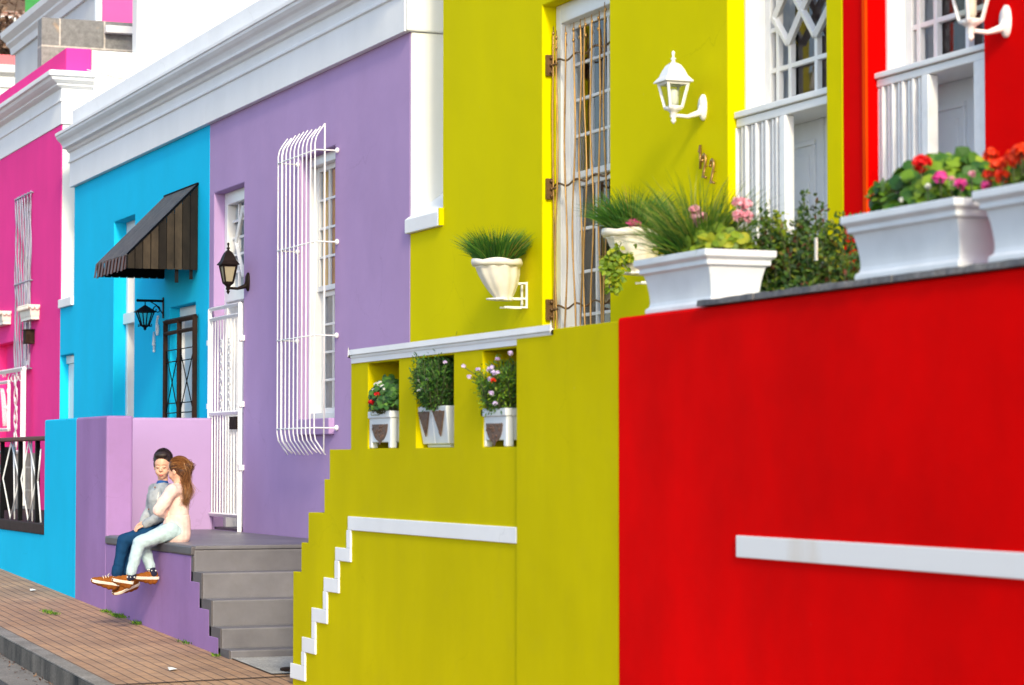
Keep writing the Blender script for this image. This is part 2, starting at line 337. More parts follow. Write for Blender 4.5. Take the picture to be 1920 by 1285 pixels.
        for i in range(nu):
            for j in range(nz):
                if not F2[i][j]: continue
                a, b2, c, d = (i, j), (i + 1, j), (i + 1, j + 1), (i, j + 1)
                fs.append(tuple(vid(*q, 0) for q in (a, b2, c, d))); fs.append(tuple(vid(*q, 1) for q in (d, c, b2, a)))
                for (p, q), nb in (((a, b2), (i, j - 1)), ((b2, c), (i + 1, j)), ((c, d), (i, j + 1)), ((d, a), (i - 1, j))):
                    if not g(*nb): fs.append((vid(*p, 0), vid(*p, 1), vid(*q, 1), vid(*q, 0)))
        return s.add(vs, fs)
ORG = {}
def finish(o, mb, mat):
    me = o.data; me.from_pydata(mb.v, [], mb.f); me.polygons.foreach_set('use_smooth', mb.sm)
    me.materials.append(mat)
    import bmesh
    bm = bmesh.new(); bm.from_mesh(me); bmesh.ops.recalc_face_normals(bm, faces=bm.faces); bm.to_mesh(me); bm.free()
def obj(name, mb, mat, parent=None, bevel=0, label=None, recalc=True):
    me = bpy.data.meshes.new(name); o = bpy.data.objects.new(name, me); C.objects.link(o)
    if parent is None:
        xs, ys, zs = zip(*mb.v); og = Vector(((min(xs) + max(xs)) / 2, (min(ys) + max(ys)) / 2, min(zs))); o.location = og
    else:
        og = ORG[parent.name]; o.parent = parent
    ORG[o.name] = og
    mb.v = [(p[0] - og.x, p[1] - og.y, p[2] - og.z) for p in mb.v]
    if recalc: finish(o, mb, mat)
    else:
        me.from_pydata(mb.v, [], mb.f); me.polygons.foreach_set('use_smooth', mb.sm); me.materials.append(mat)
    if bevel:
        b = o.modifiers.new('bevel', 'BEVEL'); b.width = bevel; b.segments = 2; b.limit_method = 'ANGLE'; b.angle_limit = math.radians(40)
    if label: o['label'] = label
    return o
def thing(name, label, cat, loc, group=None):
    o = bpy.data.objects.new(name, None); C.objects.link(o); o.location = loc; o.empty_display_size = .1
    o['label'] = label; o['category'] = cat
    if group: o['group'] = group
    ORG[o.name] = Vector(loc); return o
def tag(o, label, cat, group=None, kind=None):
    o['label'] = label
    if cat: o['category'] = cat
    if group: o['group'] = group
    if kind: o['kind'] = kind
    return o
def struct(name, mb, mat, label=None, bevel=0):
    o = obj(name, mb, mat, bevel=bevel); o['kind'] = 'structure'
    if label: o['label'] = label
    return o
def copy_tree(o, parent=None, off=None):
    c = o.copy(); C.objects.link(c)
    if parent: c.parent = parent
    if off: c.location = o.location + Vector(off)
    ORG[c.name] = ORG[o.name] + (Vector(off) if off else Vector())
    for ch in [x for x in bpy.data.objects if x.parent == o]: copy_tree(ch, c)
    return c
# ================================================================== SETTING
def sheet(x0, x1, y0, y1, zf, ny=40, nx=1, z0=None):
    mb = MB(); vs = []
    for i in range(ny + 1):
        for j in range(nx + 1):
            y = y0 + (y1 - y0) * i / ny; x = x0 + (x1 - x0) * j / nx
            vs.append((x, y, zf(x, y)))
    fs = [(i * (nx + 1) + j, i * (nx + 1) + j + 1, (i + 1) * (nx + 1) + j + 1, (i + 1) * (nx + 1) + j) for i in range(ny) for j in range(nx)]
    return mb.add(vs, fs)
KX0, KX1 = 3.89, 4.01
def slabrun(x0, x1, y0, y1, top, depth, ny=30):
    mb = MB(); vs = []
    for i in range(ny + 1):
        y = y0 + (y1 - y0) * i / ny
        vs += [(x0, y, gz(y) + top), (x1, y, gz(y) + top), (x1, y, gz(y) + top - depth), (x0, y, gz(y) + top - depth)]
    fs = [(4 * i + j, 4 * i + (j + 1) % 4, 4 * i + 4 + (j + 1) % 4, 4 * i + 4 + j) for i in range(ny) for j in range(4)]
    fs += [(0, 1, 2, 3), tuple(4 * ny + j for j in (3, 2, 1, 0))]
    return mb.add(vs, fs)
def wideground(x, y):
    return gz(max(-40, min(90, y))) - 0.9 - (0 if abs(x) < 60 else 0)
struct('ground', sheet(-900, 900, -900, 1500, lambda x, y: gz(max(-60, min(60, y))) - 1.2, 60, 12), EARTH)
struct('road', slabrun(-4.2, 3.58, -30, 70, -0.165, 0.4), ASPHALT)
struct('gutter', slabrun(3.58, KX0, -30, 70, -0.160, 0.4), GUTTER)
struct('kerb', slabrun(KX0, KX1, -30, 70, -.012, 0.5, 90), KERB, bevel=0.01)
struct('kerb_top', slabrun(KX0 - .002, KX1, -30, 70, 0.002, .0138, 90), KERBT, bevel=0.004)
struct('pavement', slabrun(KX1, 7.0, -30, 70, -0.003, 0.5, 90), PAVING)
struct('far_pavement', slabrun(-6.0, -4.2, -30, 70, -0.02, 0.5), PAVING)
# dark joint across the paving, pale slab at the foot of the purple steps
mb = MB(); a, b_ = 17.33, 17.5
mb.add([(KX1, a - .02, gz(a) + .003), (W0 + .1, b_ - .02, gz(b_) + .003), (W0 + .1, b_ + .02, gz(b_) + .003), (KX1, a + .02, gz(a) + .003)], [(0, 1, 2, 3)])
struct('paving_joint', mb, RUST)
struct('step_foot_slab', sheet(W0 + .02, 6.6, 17.63, 18.78, lambda x, y: gz(y) + .008, 2), CONC)

# ================================================================== WINDOW / DOOR HELPERS
def sash(house, y0, y1, z0, z1, xf, xg, cols, rows_top, rows_bot, zmid, label=None, fr=0.075, curtains=(), name='window'):
    mb = MB()
    mb.box(xf, xg + .08, y0, y0 + fr, z0, z1); mb.box(xf, xg + .08, y1 - fr, y1, z0, z1)
    mb.box(xf, xg + .08, y0 + fr, y1 - fr, z1 - fr * 1.5, z1); mb.box(xf, xg + .08, y0 + fr, y1 - fr, z0, z0 + fr)
    w = obj(name, mb, WOODW, house, bevel=.006, label=label)
    a0, a1 = y0 + fr, y1 - fr; b0, b1 = z0 + fr, z1 - fr * 1.5
    for (lo, hi, rows, x) in ((zmid, b1, rows_top, xg), (b0, zmid, rows_bot, xg + .04)):
        if hi - lo < .05: continue
        mb = MB(); s = .045
        mb.box(x, x + .035, a0, a0 + s, lo, hi); mb.box(x, x + .035, a1 - s, a1, lo, hi)
        mb.box(x, x + .035, a0 + s, a1 - s, lo, lo + s); mb.box(x, x + .035, a0 + s, a1 - s, hi - s, hi)
        mw = .011
        for k in range(1, cols):
            yc = a0 + s + (a1 - a0 - 2 * s) * k / cols; mb.box(x + .003, x + .032, yc - mw, yc + mw, lo + s, hi - s)
        for k in range(1, rows):
            zc = lo + s + (hi - lo - 2 * s) * k / rows; mb.box(x + .006, x + .029, a0 + s, a1 - s, zc - mw, zc + mw)
        obj('sash', mb, WOODW, w, bevel=.003)
    mb = MB(); mb.box(xg + .018, xg + .022, a0, a1, zmid, b1); mb.box(xg + .058, xg + .062, a0, a1, b0, zmid)
    obj('pane', mb, PANE, w)
    for cu in curtains:
        ya, yb, mat, dx = cu[:4]; b0, b1 = (cu[4:] if len(cu) > 4 else (z0 + fr, z1 - fr * 1.5)); mb = MB(); n = 26; vs = []
        for k in range(n + 1):
            y = ya + (yb - ya) * k / n; x = xg + dx + .018 * math.sin(k * 2.1) + .008 * math.sin(k * 5)
            vs += [(x, y, b0), (x, y, b1), (x + .006, y, b0), (x + .006, y, b1)]
        fs = []
        for k in range(n):
            fs += [(4 * k, 4 * k + 4, 4 * k + 5, 4 * k + 1), (4 * k + 2, 4 * k + 3, 4 * k + 7, 4 * k + 6)]
        mb.add(vs, fs, True); obj('curtain', mb, mat, w)
    return w
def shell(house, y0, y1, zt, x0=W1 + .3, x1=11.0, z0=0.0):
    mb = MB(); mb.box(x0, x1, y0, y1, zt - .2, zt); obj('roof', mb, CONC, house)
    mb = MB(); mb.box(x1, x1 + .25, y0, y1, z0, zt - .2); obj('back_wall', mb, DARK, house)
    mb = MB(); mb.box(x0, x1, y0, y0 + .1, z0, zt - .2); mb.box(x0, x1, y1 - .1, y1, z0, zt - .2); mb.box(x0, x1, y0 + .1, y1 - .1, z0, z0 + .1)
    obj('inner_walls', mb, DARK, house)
def front(house, ys, zs, full, mat, name='wall', x0=W1, x1=W1 + .3, bevel=.01):
    mb = MB(); mb.cells('x', ys, zs, full, x0, x1); return obj(name, mb, mat, house, bevel=bevel)
def inside(y, z, r): return r[0] < y < r[1] and r[2] < z < r[3]

# cornice profile shared by the blue and the purple house (offset from wall face, height)
PROF = [(-.02, 4.917), (.055, 4.917), (.055, 5.205), (.075, 5.212), (.075, 5.236), (.058, 5.245), (.058, 5.335), (.085, 5.345), (.10, 5.375), (.15, 5.385), (.15, 5.41),
        (.158, 5.43), (.175, 5.455), (.20, 5.475), (.222, 5.50), (.226, 5.525), (.24, 5.53), (.24, 5.565), (.205, 5.58), (.06, 5.655), (.03, 5.66), (.03, 5.855), (-.02, 5.86)]
ZF = 4.92                         # where coloured wall meets the white fascia
# ------------------------------------------------------------------ PURPLE HOUSE
PY0, PY1 = U(768, W1), U(391, W1)
ph = thing('purple_house', 'purple plastered terrace house with white cornice, between the blue and the yellow houses', 'house', (W1, (PY0 + PY1) / 2, .9))
pwin = (U(627, W1), U(560, W1), 1.95, 4.247); pdoor = (U(456, W1), U(400, W1), .92, 4.216)
front(ph, [PY0, PY1, *pwin[:2], *pdoor[:2]], [-.2, ZF, 5.86, *pwin[2:], *pdoor[2:]], lambda y, z: not (inside(y, z, pwin) or inside(y, z, pdoor)), PURPLE)
mb = MB(); mb.sweep([(W1, PY1), (W1, PY0 - .02)], PROF); obj('cornice', mb, WHITE, ph, bevel=.004)
mb = MB(); mb.box(W1 - .045, 9, PY0 - .06, PY0 - .003, 4.917, 6.2); mb.box(W1 + .001, 8.6, PY0 - .03, PY0 - .002, P(797, 431, X=W1).z + .02, 4.915)
obj('side_wall', mb, WHITEG, ph, bevel=.02)
shell(ph, PY0, PY1, 5.6)
mb = MB(); mb.box(W1 - .05, W1 + .16, pwin[0] + .0, pwin[1] - .0, pwin[2] - .14, pwin[2] + .0); obj('window_sill', mb, PURPLE, ph, bevel=.01)
w = sash(ph, *pwin, W1 + .085, W1 + .15, 3, 4, 4, H(612, 545, W1 + .16), fr=.055, curtains=((pwin[0] + .60, pwin[1] - .13, SHEETO, .052, H(612, 545, W1 + .16), 4.13), (pwin[0] + .60, pwin[1] - .13, CURTG, .085, 2.02, H(612, 545, W1 + .16) - .01), (pwin[0] + .30, pwin[0] + .55, CURTG, .09)))
# door with barred fanlight
y0, y1, z0, z1 = pdoor; zt = H(430, 563, W1 + .11)
mb = MB(); x = W1 + .106
mb.box(x, x + .2, y0, y0 + .1, z0, z1); mb.box(x, x + .2, y1 - .1, y1, z0, z1); mb.box(x, x + .2, y0 + .1, y1 - .1, z1 - .12, z1); mb.box(x - .01, x + .2, y0 + .1, y1 - .1, zt - .02, zt + .11)
fr = obj('door_frame', mb, WOODW, ph, bevel=.006)
mb = MB(); xa = x + .05
for k in range(1, 4): yc = y0 + .1 + (y1 - y0 - .2) * k / 4; mb.box(xa, xa + .03, yc - .013, yc + .013, zt + .11, z1 - .12)
for k in range(1, 5): zc = zt + .11 + (z1 - .23 - zt) * k / 5; mb.box(xa + .004, xa + .026, y0 + .1, y1 - .1, zc - .012, zc + .012)
yc, zc = (y0 + y1) / 2, (zt + z1) / 2 + .02
for sy in (-1, 1):
    for sz in (-1, 1): mb.bar((xa - .005, yc + sy * .26, zc), (xa - .005, yc, zc + sz * .34), .035)
obj('fanlight_bars', mb, WOODW, fr, bevel=.003)
mb = MB(); mb.box(xa + .034, xa + .038, y0 + .1, y1 - .1, zt + .11, z1 - .12); obj('pane', mb, PANE, fr)
mb = MB(); xd = x + .1; mb.box(xd, xd + .05, y0 + .1, y1 - .1, z0 + .02, zt - .02)
for (a, b_) in ((.12, .48), (.52, .88)):
    for (c_, d) in ((.06, .42), (.5, .94)):
        ya, yb = y0 + .1 + (y1 - y0 - .2) * a, y0 + .1 + (y1 - y0 - .2) * b_; za, zb = z0 + (zt - z0) * c_, z0 + (zt - z0) * d
        mb.box(xd - .012, xd + .01, ya + .02, yb - .02, za, zb)
dr = obj('door', mb, WOODW, ph, bevel=.008)
mb = MB(); mb.ball((xd - .04, y0 + .2, z0 + 1.0), .03); mb.tube([(xd, y0 + .2, z0 + 1.0), (xd - .04, y0 + .2, z0 + 1.0)], .012); obj('door_knob', mb, BRASS, dr)
mb = MB(); mb.box(W1 + .02, W1 + .25, y0, y1, z0, z0 + .025); obj('threshold', mb, STEPD, ph)

# ------------------------------------------------------------------ BLUE HOUSE
BY0, BY1 = PY1, U(112.5, W1); BYN = U(139, W1, 450)
bh = thing('blue_house', 'bright blue terrace house under a white cornice, between the pink and the purple houses', 'house', (W1, (BY0 + BY1) / 2, .9))
bwin = (U(251, W1), U(212, W1), 1.55, P(251, 403, X=W1).z); bdoor = (U(366, W1), U(318, W1), .9, P(366, 567, X=W1).z)
bsd = (U(138, W1), BY1 - .001, .9, P(138, 663, X=W1).z); zn = P(126, 575, X=W1).z
def bfull(y, z):
    if any(inside(y, z, r) for r in (bwin, bdoor)): return False
    if y > bsd[0] and z < bsd[3]: return False
    if y > BYN and z > zn: return False
    return True
front(bh, [BY0, BY1, BYN, *bwin[:2], *bdoor[:2], bsd[0]], [-.2, .9, 5.86, zn, *bwin[2:], *bdoor[2:], bsd[3]], bfull, BLUE)
mb = MB(); mb.sweep([(W1, BYN + .03), (W1, BY0)], PROF); obj('cornice', mb, WHITE, bh, bevel=.004)
shell(bh, BY0, BYN, 5.6)
mb = MB(); mb.prism([(W1 - .035, BYN + .005, zn - .003), (W1 - .035, BYN + .005, zn + .10), (W1 + .4, BYN + .005, zn + .26), (W1 + .4, BYN + .005, zn - .003)], (0, BY1 - BYN - .012, 0)); obj('ledge_cap', mb, WHITE, bh, bevel=.006)
mb = MB(); mb.box(W1 + .31, W1 + .5, BYN + .01, BY1, zn - 2, 5.86); obj('recess_wall', mb, WHITEG, bh)
w = sash(bh, *bwin, W1 + .144, W1 + .21, 1, 1, 1, P(240, 600, X=W1 + .15).z, curtains=((bwin[0] + .1, bwin[1] - .1, CURTG, .2),), fr=.085)
y0, y1 = bwin[:2]; zc = P(240, 600, X=W1 + .15).z
mb = MB(); mb.box(W1 + .11, W1 + .19, y0 + .005, y1 - .005, zc - .05, zc + .07); obj('transom', mb, WOODW, w, bevel=.005)
y0, y1, z0, z1 = bdoor; x = W1 + .105
mb = MB(); mb.box(x, x + .1, y0, y0 + .09, z0, z1); mb.box(x, x + .1, y1 - .09, y1, z0, z1); mb.box(x, x + .1, y0 + .09, y1 - .09, z1 - .13, z1); obj('door_frame', mb, WOODW, bh, bevel=.006)
mb = MB(); mb.box(x + .03, x + .08, y0 + .09, y1 - .09, z0, z1 - .13)
for a in (.1, .56):
    for c_ in ((.1, .45), (.52, .93)): ya = y0 + .09 + (y1 - y0 - .18) * a; mb.box(x + .018, x + .04, ya, ya + (y1 - y0 - .18) * .34, z0 + (z1 - z0) * c_[0], z0 + (z1 - z0) * c_[1] - .13)
obj('door', mb, DOORW, bh, bevel=.006)
mb = MB(); x = W1 + .077; mb.box(x, x + .1, bsd[0], bsd[0] + .12, .9, bsd[3]); mb.box(x, x + .1, bsd[0] + .12, BY1 - .003, bsd[3] - .1, bsd[3] - .002); mb.box(x + .03, x + .07, bsd[0] + .12, BY1 - .003, .9, bsd[3] - .1)
obj('side_door', mb, WOODW, bh, bevel=.006)
mb = MB(); mb.box(W1 + .001, W1 + .3, BY1 - .003, BY1 + .02, .9, bsd[3] + .0); mb.box(W1 + .001, W1 + .3, BY1 - .003, BY1 + .02, bsd[3], zn - .004); obj('reveal', mb, BLUE, bh)

# ------------------------------------------------------------------ PINK HOUSE
KY0, KY1 = BY1 + .024, 42.0
kh = thing('pink_house', 'hot pink terrace house with white cornice and pink parapet at far left', 'house', (W1, 35, .9))
kwin = (33.55, 34.5, 2.85, 5.05); kdoor = (U(47, W1), 36, .9, 3.2)
front(kh, [KY0, KY1, *kwin[:2], *kdoor[:2]], [-.2, 5.79, *kwin[2:], *kdoor[2:]], lambda y, z: not (inside(y, z, kwin) or inside(y, z, kdoor)), PINK)
KPROF = [(-.02, 5.79), (.04, 5.79), (.04, 6.07), (.058, 6.075), (.058, 6.10), (.045, 6.105), (.045, 6.235), (.07, 6.245), (.115, 6.265), (.115, 6.285), (.15, 6.30), (.19, 6.325), (.205, 6.36), (.24, 6.37), (.24, 6.425), (.2, 6.44), (.02, 6.45), (-.02, 6.45)]
mb = MB(); mb.sweep([(W1 + .03, KY1), (W1 + .03, KY0), (6.97, KY0)], KPROF); obj('cornice', mb, WHITE, kh, bevel=.004)
mb = MB(); mb.box(W1 + .05, 6.97, KY0 + .0, KY1, 6.455, 6.755); obj('parapet', mb, PINK, kh, bevel=.012)
XN = P(255, 40, Y=KY0 + .05).x
mb = MB(); mb.cells('y', [W1 + .012, 6.975, XN, 13], [2.4, 5.795, 6.44, 6.74, 9.6], lambda x, z: (z < 6.44 or x > 6.975) and (x > XN or z < 6.74), KY0 - .008, KY0 + .25)
obj('gable_wall', mb, WHITEG, kh, bevel=.01)
shell(kh, KY0 + .26, KY1, 6.4, z0=0)
sash(kh, *kwin, W1 + .1, W1 + .16, 2, 4, 4, 3.95, curtains=((kwin[0] + .3, kwin[1] - .1, CURTG, .12),))
mb = MB(); mb.box(W1 + .15, W1 + .2, kdoor[0], kdoor[1], .9, 3.2); obj('door', mb, PINK, kh)
mb = MB(); mb.box(W1 - .03, W1 + .0, 32.85, 34.6, .0, P(40, 850, X=W1).z); obj('plinth', mb, SLATES, kh, label='stone-clad plinth of the pink house')
pts = [P(160 + 3, 131, Y=KY0 - .02), P(195, 138, Y=KY0 - .02), P(215, 145, Y=KY0 - .02), P(240, 147, Y=KY0 - .02), P(300, 140, Y=KY0 - .02)]
mb = MB(); mb.tube(pts, .006, 5); obj('cable', mb, WOODW, kh)

# ------------------------------------------------------------------ houses up the hill behind
sh = thing('slate_clad_wall', 'grey and rust slate tiled roof-terrace wall above the pink parapet', 'wall', (7.2, 34.7, 6.0))
xa, xb = P(78, 60, Y=34.7).x, P(250, 60, Y=34.7).x; zt = P(120, 35, Y=34.7).z
mb = MB(); mb.box(xa, xb, 34.7, 34.98, 5.5, zt); obj('cladding', mb, SLATE, sh, bevel=.01)
xa2 = P(198, 55, Y=34.6).x; z_a, z_b = P(220, 63, Y=34.6).z, P(220, 49, Y=34.6).z
mb = MB(); mb.box(xa2, xb - .01, 34.56, 34.695, z_a, z_b); obj('gutter_box', mb, WOODW, sh, bevel=.01)
ph2 = thing('pink_rooftop_room', 'pink rooftop room rising behind the slate tiled wall', 'rooftop room', (8.1, 35.6, 7))
xa3, xb3 = P(191, 20, Y=35.6).x, P(252, 20, Y=35.6).x
mb = MB(); mb.box(xa3, xb3 + .4, 35.6, 35.9, 5.5, 10); obj('wall', mb, plaster('light_pink_plaster', (0.85, 0.13, 0.40)), ph2)
mb = MB(); mb.box(xa3 - .09, xa3 - .002, 35.58, 35.66, 5.5, 10); obj('downpipe', mb, WOODW, ph2)
XG = 9.0; ga, gb = U(28, XG, 120), U(181, XG, 20)
gh = thing('green_topped_house', 'grey-white house with raking cornice and green upper wall, up the hill behind the pink house', 'house', (XG, 43, 5))
z28 = P(28, 101, X=XG).z; zc2 = z28
mb = MB(); mb.box(XG, 13, gb, ga, 2, zc2 + .02); obj('wall', mb, GREYW, gh)
zn1 = P(38, 57, X=XG - .2).z
mb = MB(); mb.sweep([(XG, ga + .15), (XG, gb)], [(0, zc2 - .02), (.05, zc2 - .02), (.07, zc2 + .1), (.14, zc2 + .16), (.14, zc2 + .2), (.24, zc2 + .28), (.26, zc2 + .38), (0, zc2 + .42)]); obj('cornice', mb, WHITE, gh)
mb = MB(); mb.box(XG + .03, 13, gb, U(38, XG), zc2 + .42, 12.5); obj('upper_wall', mb, GREEN, gh)
xh = thing('salmon_topped_house', 'far house with salmon parapet above a white cornice at the left edge', 'house', (9.7, 54, 5))
q = P(14, 125, Y=53); zt = P(14, 103, Y=53).z; zb = P(14, 165, Y=53).z
mb = MB(); mb.box(9.0, 12, 53, 60, q.z, zt); obj('parapet', mb, SALMON, xh)
mb = MB(); mb.sweep([(8.95, 58), (8.95, 52.95), (12, 52.95)], [(-.05, 3), (0, 3), (0, zb), (.05, zb), (.05, (zb + q.z) / 2), (.12, (zb + q.z) / 2 + .05), (.2, q.z - .15), (.2, q.z), (-.05, q.z)]); obj('cornice', mb, WHITE, xh)
mb = MB(); mb.box(9.01, 11.9, 53.06, 59.9, 2, zb); obj('wall', mb, GREYW, xh)
# brick house and scrub trees on the hillside beyond
hb = thing('brick_house', 'distant brown brick house with white window grid, half hidden by bare trees', 'house', (15, 78, 10))
mb = MB(); q0 = P(-15, 100, Y=78); q1 = P(45, 22, Y=78)
mb.box(q0.x - 2, q1.x + 6, 78, 84, 4, q1.z); obj('wall', mb, BRICKH, hb)
mb = MB()
for px in (2, 11, 20, 29, 38):
    a = P(px, 62, Y=77.95); mb.box(a.x - .05, a.x + .05, 77.9, 77.99, P(px, 62, Y=77.95).z, P(px, 31, Y=77.95).z)
for py in (33, 47, 61):
    a = P(0, py, Y=77.95); mb.box(P(-10, py, Y=77.9).x, P(38, py, Y=77.9).x, 77.88, 77.985, a.z - .05, a.z + .05)
obj('window_grid', mb, WOODW, hb)
def hillz(x, y): return 1 + max(0, (y - 84)) * .95 + max(0, x - 12) * .18 + 1.2 * math.sin(x * .21) * math.cos(y * .13) 
struct('hillside', sheet(6, 220, 62, 320, hillz, 40, 40), HILLM)
def scrub(px, py, Y, h, w, lab):
    q = P(px, py, Y=Y); t = thing('scrub_tree', lab, 'tree', (q.x, Y, q.z - h), 'bare scrub trees on the hillside')
    mb = MB()
    mb.tube([(q.x, Y, 1), (q.x + .1, Y, q.z - h * .5), (q.x, Y, q.z - .2 * h)], [.16, .11, .05], 7)
    tips = []
    for k in range(38):
        z = q.z - h * R.uniform(.25, .85); a = R.uniform(0, 2 * pi); l = w * R.uniform(.5, 1)
        p0 = Vector((q.x, Y, z)); p2 = p0 + Vector((math.cos(a) * l, math.sin(a) * l, l * R.uniform(.4, 1.1))); p1 = p0.lerp(p2, .5) + Vector((0, 0, -.1 * l))
        mb.tube([p0, p1, p2], [.045, .03, .012], 5); tips.append((p1, p2))
        for _ in range(4):
            s = p1.lerp(p2, R.random()); e = s + Vector((R.uniform(-1, 1), R.uniform(-1, 1), R.uniform(0, 1))) * w * .35; mb.tube([s, e], [.016, .006], 4); tips.append((s, e))
    obj('trunk', mb, BARK, t)
    mb = MB()
    for (s, e) in tips:
        for _ in range(16):
            p = s.lerp(e, R.random()) + Vector((R.gauss(0, .12), R.gauss(0, .12), R.gauss(0, .12))) * w * .6
            mb.leaf(p, Vector((R.gauss(0, 1), R.gauss(0, 1), R.gauss(0, 1))), Vector((R.gauss(0, 1), R.gauss(0, 1), 1)), .2, .12)
    obj('crown', mb, TREEL, t, recalc=False)
scrub(8, -10, 66, 6.5, 2.6, 'bare brown tree at the top left corner behind the green-topped house')
scrub(24, 80, 64, 3.5, 1.4, 'low brown scrub tree between brick house and salmon-topped house')

# ------------------------------------------------------------------ YELLOW HOUSE
YY0, YY1 = U(1583, W1), PY0
yh = thing('yellow_house', 'lime yellow terrace house between the purple and the red houses', 'house', (W1, (YY0 + YY1) / 2, .9))
ywin = (U(1143, W1, 300), U(1017, W1, 300), 2.15, P(1020, 10, X=W1).z); ydoor = (U(1549, W1, 200), U(1365, W1, 200), 1.3, 5.0)
YYN = U(830, W1, 200); zy = P(797, 431, X=W1).z
def yfull(y, z):
    if inside(y, z, ywin) or inside(y, z, ydoor): return False
    return not (y > YYN and z > zy)
front(yh, [YY0, YY1 - .004, YYN, *ywin[:2], *ydoor[:2]], [-.2, 6.2, zy, *ywin[2:], *ydoor[2:]], yfull, YELLOW)
mb = MB(); mb.prism([(W1 - .035, YYN + .006, zy - .003), (W1 - .035, YYN + .006, zy + .105), (W1 + .4, YYN + .006, zy + .42), (W1 + .4, YYN + .006, zy - .003)], (0, YY1 - YYN + .02, 0)); obj('ledge_cap', mb, WHITE, yh, bevel=.006)
mb = MB(); mb.box(W1 - .032, W1 + .0, YYN - .02, YYN + .004, zy + .0, zy + .13); obj('ledge_end', mb, YELLOW, yh)
mb = MB(); mb.box(W1 + .31, W1 + .5, YYN - .1, YY1, zy - 2, 6.0); obj('recess_wall', mb, WHITEG, yh)
shell(yh, YY0, YYN - .1, 5.9, z0=1.2)
w = sash(yh, *ywin, W1 + .10, W1 + .17, 3, 4, 4, P(1110, 328, X=W1 + .17).z, curtains=((ywin[0] + .45, ywin[1] - .12, CURTB, .22), (ywin[0] + .08, ywin[0] + .3, CURTG, .18)), fr=.085)
def fan_door(house, box, xa, beam, diamonds, knob, doorx, gpx, lab):
    "deep doorway: white lining, glazed fanlight, transom beam, recessed panelled door"
    y0, y1, z0, z1 = box
    mb = MB(); x = W1 + .105
    mb.box(x, x + .32, y1 - .03, y1 - .002, z0, z1); mb.box(x, x + .32, y0 + .002, y0 + .03, z0, z1); mb.box(x, x + .32, y0 + .03, y1 - .03, z1 - .05, z1); fr = obj('door_frame', mb, WOODW, house, bevel=.005)
    zb0, zb1 = beam
    mb = MB(); mb.box(W1 + .05, x + .26, y0 + .004, y1 - .004, zb0, zb0 + (zb1 - zb0) * .55); mb.box(W1 + .035, x + .26, y0 + .004, y1 - .004, zb0 + (zb1 - zb0) * .55 + .003, zb1); obj('transom', mb, WOODW, fr, bevel=.006)
    mb = MB(); xg = xa; a0, a1 = y0 + .03, y1 - .03; mw = .017
    mb.box(xg, xg + .04, a0, a0 + .05, zb1, z1 - .05); mb.box(xg, xg + .04, a1 - .06, a1, zb1, z1 - .05)
    vs = gpx
    for i_, yv in enumerate(vs): mb.box(xg + .002, xg + .036, yv - mw, yv + mw, zb1, (P(1480, 82, X=xg).z if diamonds and i_ > 1 else z1 - .05))
    zz = zb1; rows = []
    for k in range(1, 9):
        zr = zb1 + .235 * k
        if zr > z1 - .1: break
        rows.append(zr)
    dia0 = P(1480, 82, X=xg).z - .03
    for zr in rows:
        if diamonds and zr > dia0 + .06 and zr < dia0 + 1.3:
            mb.box(xg + .004, xg + .034, vs[1], a1 - .06, zr - mw * .8, zr + mw * .8)
        else: mb.box(xg + .004, xg + .034, a0 + .05, a1 - .06, zr - mw * .8, zr + mw * .8)
    if diamonds:
        yl, yr = vs[1], a0 + .03
        for (a_, b_) in (((1454, 36), (1480, 82)), ((1480, 82), (1524, -22)), ((1484, -22), (1531, 67)), ((1531, 67), (1560, 8)), ((1454, 36), (1482, -30)), ((1524, -22), (1560, -70))):
            p, q = P(*a_, X=xg), P(*b_, X=xg); mb.bar((xg - .004, p.y, p.z), (xg - .004, max(q.y, a0), q.z), .036)
    obj('fanlight_bars', mb, WOODW, fr, bevel=.004)
    mb = MB(); mb.box(xg + .042, xg + .046, a0, a1, zb1, z1); obj('pane', mb, PANE, fr)
    mb = MB(); n = 24; vs2 = []
    for k in range(n + 1):
        y = a0 + (a1 - a0) * k / n; xx = xg + .2 + .02 * math.sin(k * 1.9); vs2 += [(xx, y, zb1), (xx, y, z1)]
    mb.add(vs2, [(2 * k, 2 * k + 2, 2 * k + 3, 2 * k + 1) for k in range(n)], True); obj('curtain', mb, CURTB, fr)
    mb = MB(); xd = doorx; mb.box(xd, xd + .05, y0 + .03, y1 - .03, z0, zb0)
    ym = (y0 + y1) / 2; mb.box(xd - .012, xd + .01, ym - .02, ym + .02, z0, zb0)
    for (ya, yb) in ((y0 + .1, ym - .08), (ym + .08, y1 - .1)):
        for (za, zb) in ((.08, .36), (.44, .60), (.68, .95)):
            A, B = z0 + (zb0 - z0) * za, z0 + (zb0 - z0) * zb
            mb.box(xd - .016, xd + .01, ya, yb, A, A + .03); mb.box(xd - .016, xd + .01, ya, yb, B - .03, B); mb.box(xd - .016, xd + .01, ya, ya + .03, A + .03, B - .03); mb.box(xd - .016, xd + .01, yb - .03, yb, A + .03, B - .03)
            mb.box(xd - .010, xd + .01, ya + .08, yb - .08, A + .08, B - .08)
    dr = obj('door', mb, DOORW, house, bevel=.006)
    if knob: mb = MB(); mb.lathe((0, 0, 0), [(.001, -.03), (.02, -.03), (.022, 0), (.02, .03), (.001, .03)], 10); mb.v = [(xd - .02 + a * .4, ym - .07 + b, z0 + 1.05 + c) for a, b, c in mb.v]; obj('door_knob', mb, BRASS, dr)
    return fr
zbt, zbb = H(1381, 211, W1 + .05), H(1381, 240, W1 + .05)
fan_door(yh, ydoor, W1 + .225, (zbb, zbt), True, False, W1 + .30, [U(1443, W1 + .23, 100), U(1458, W1 + .23, 100), U(1481, W1 + .23, 100), U(1530, W1 + .23, 100)][::1], '')
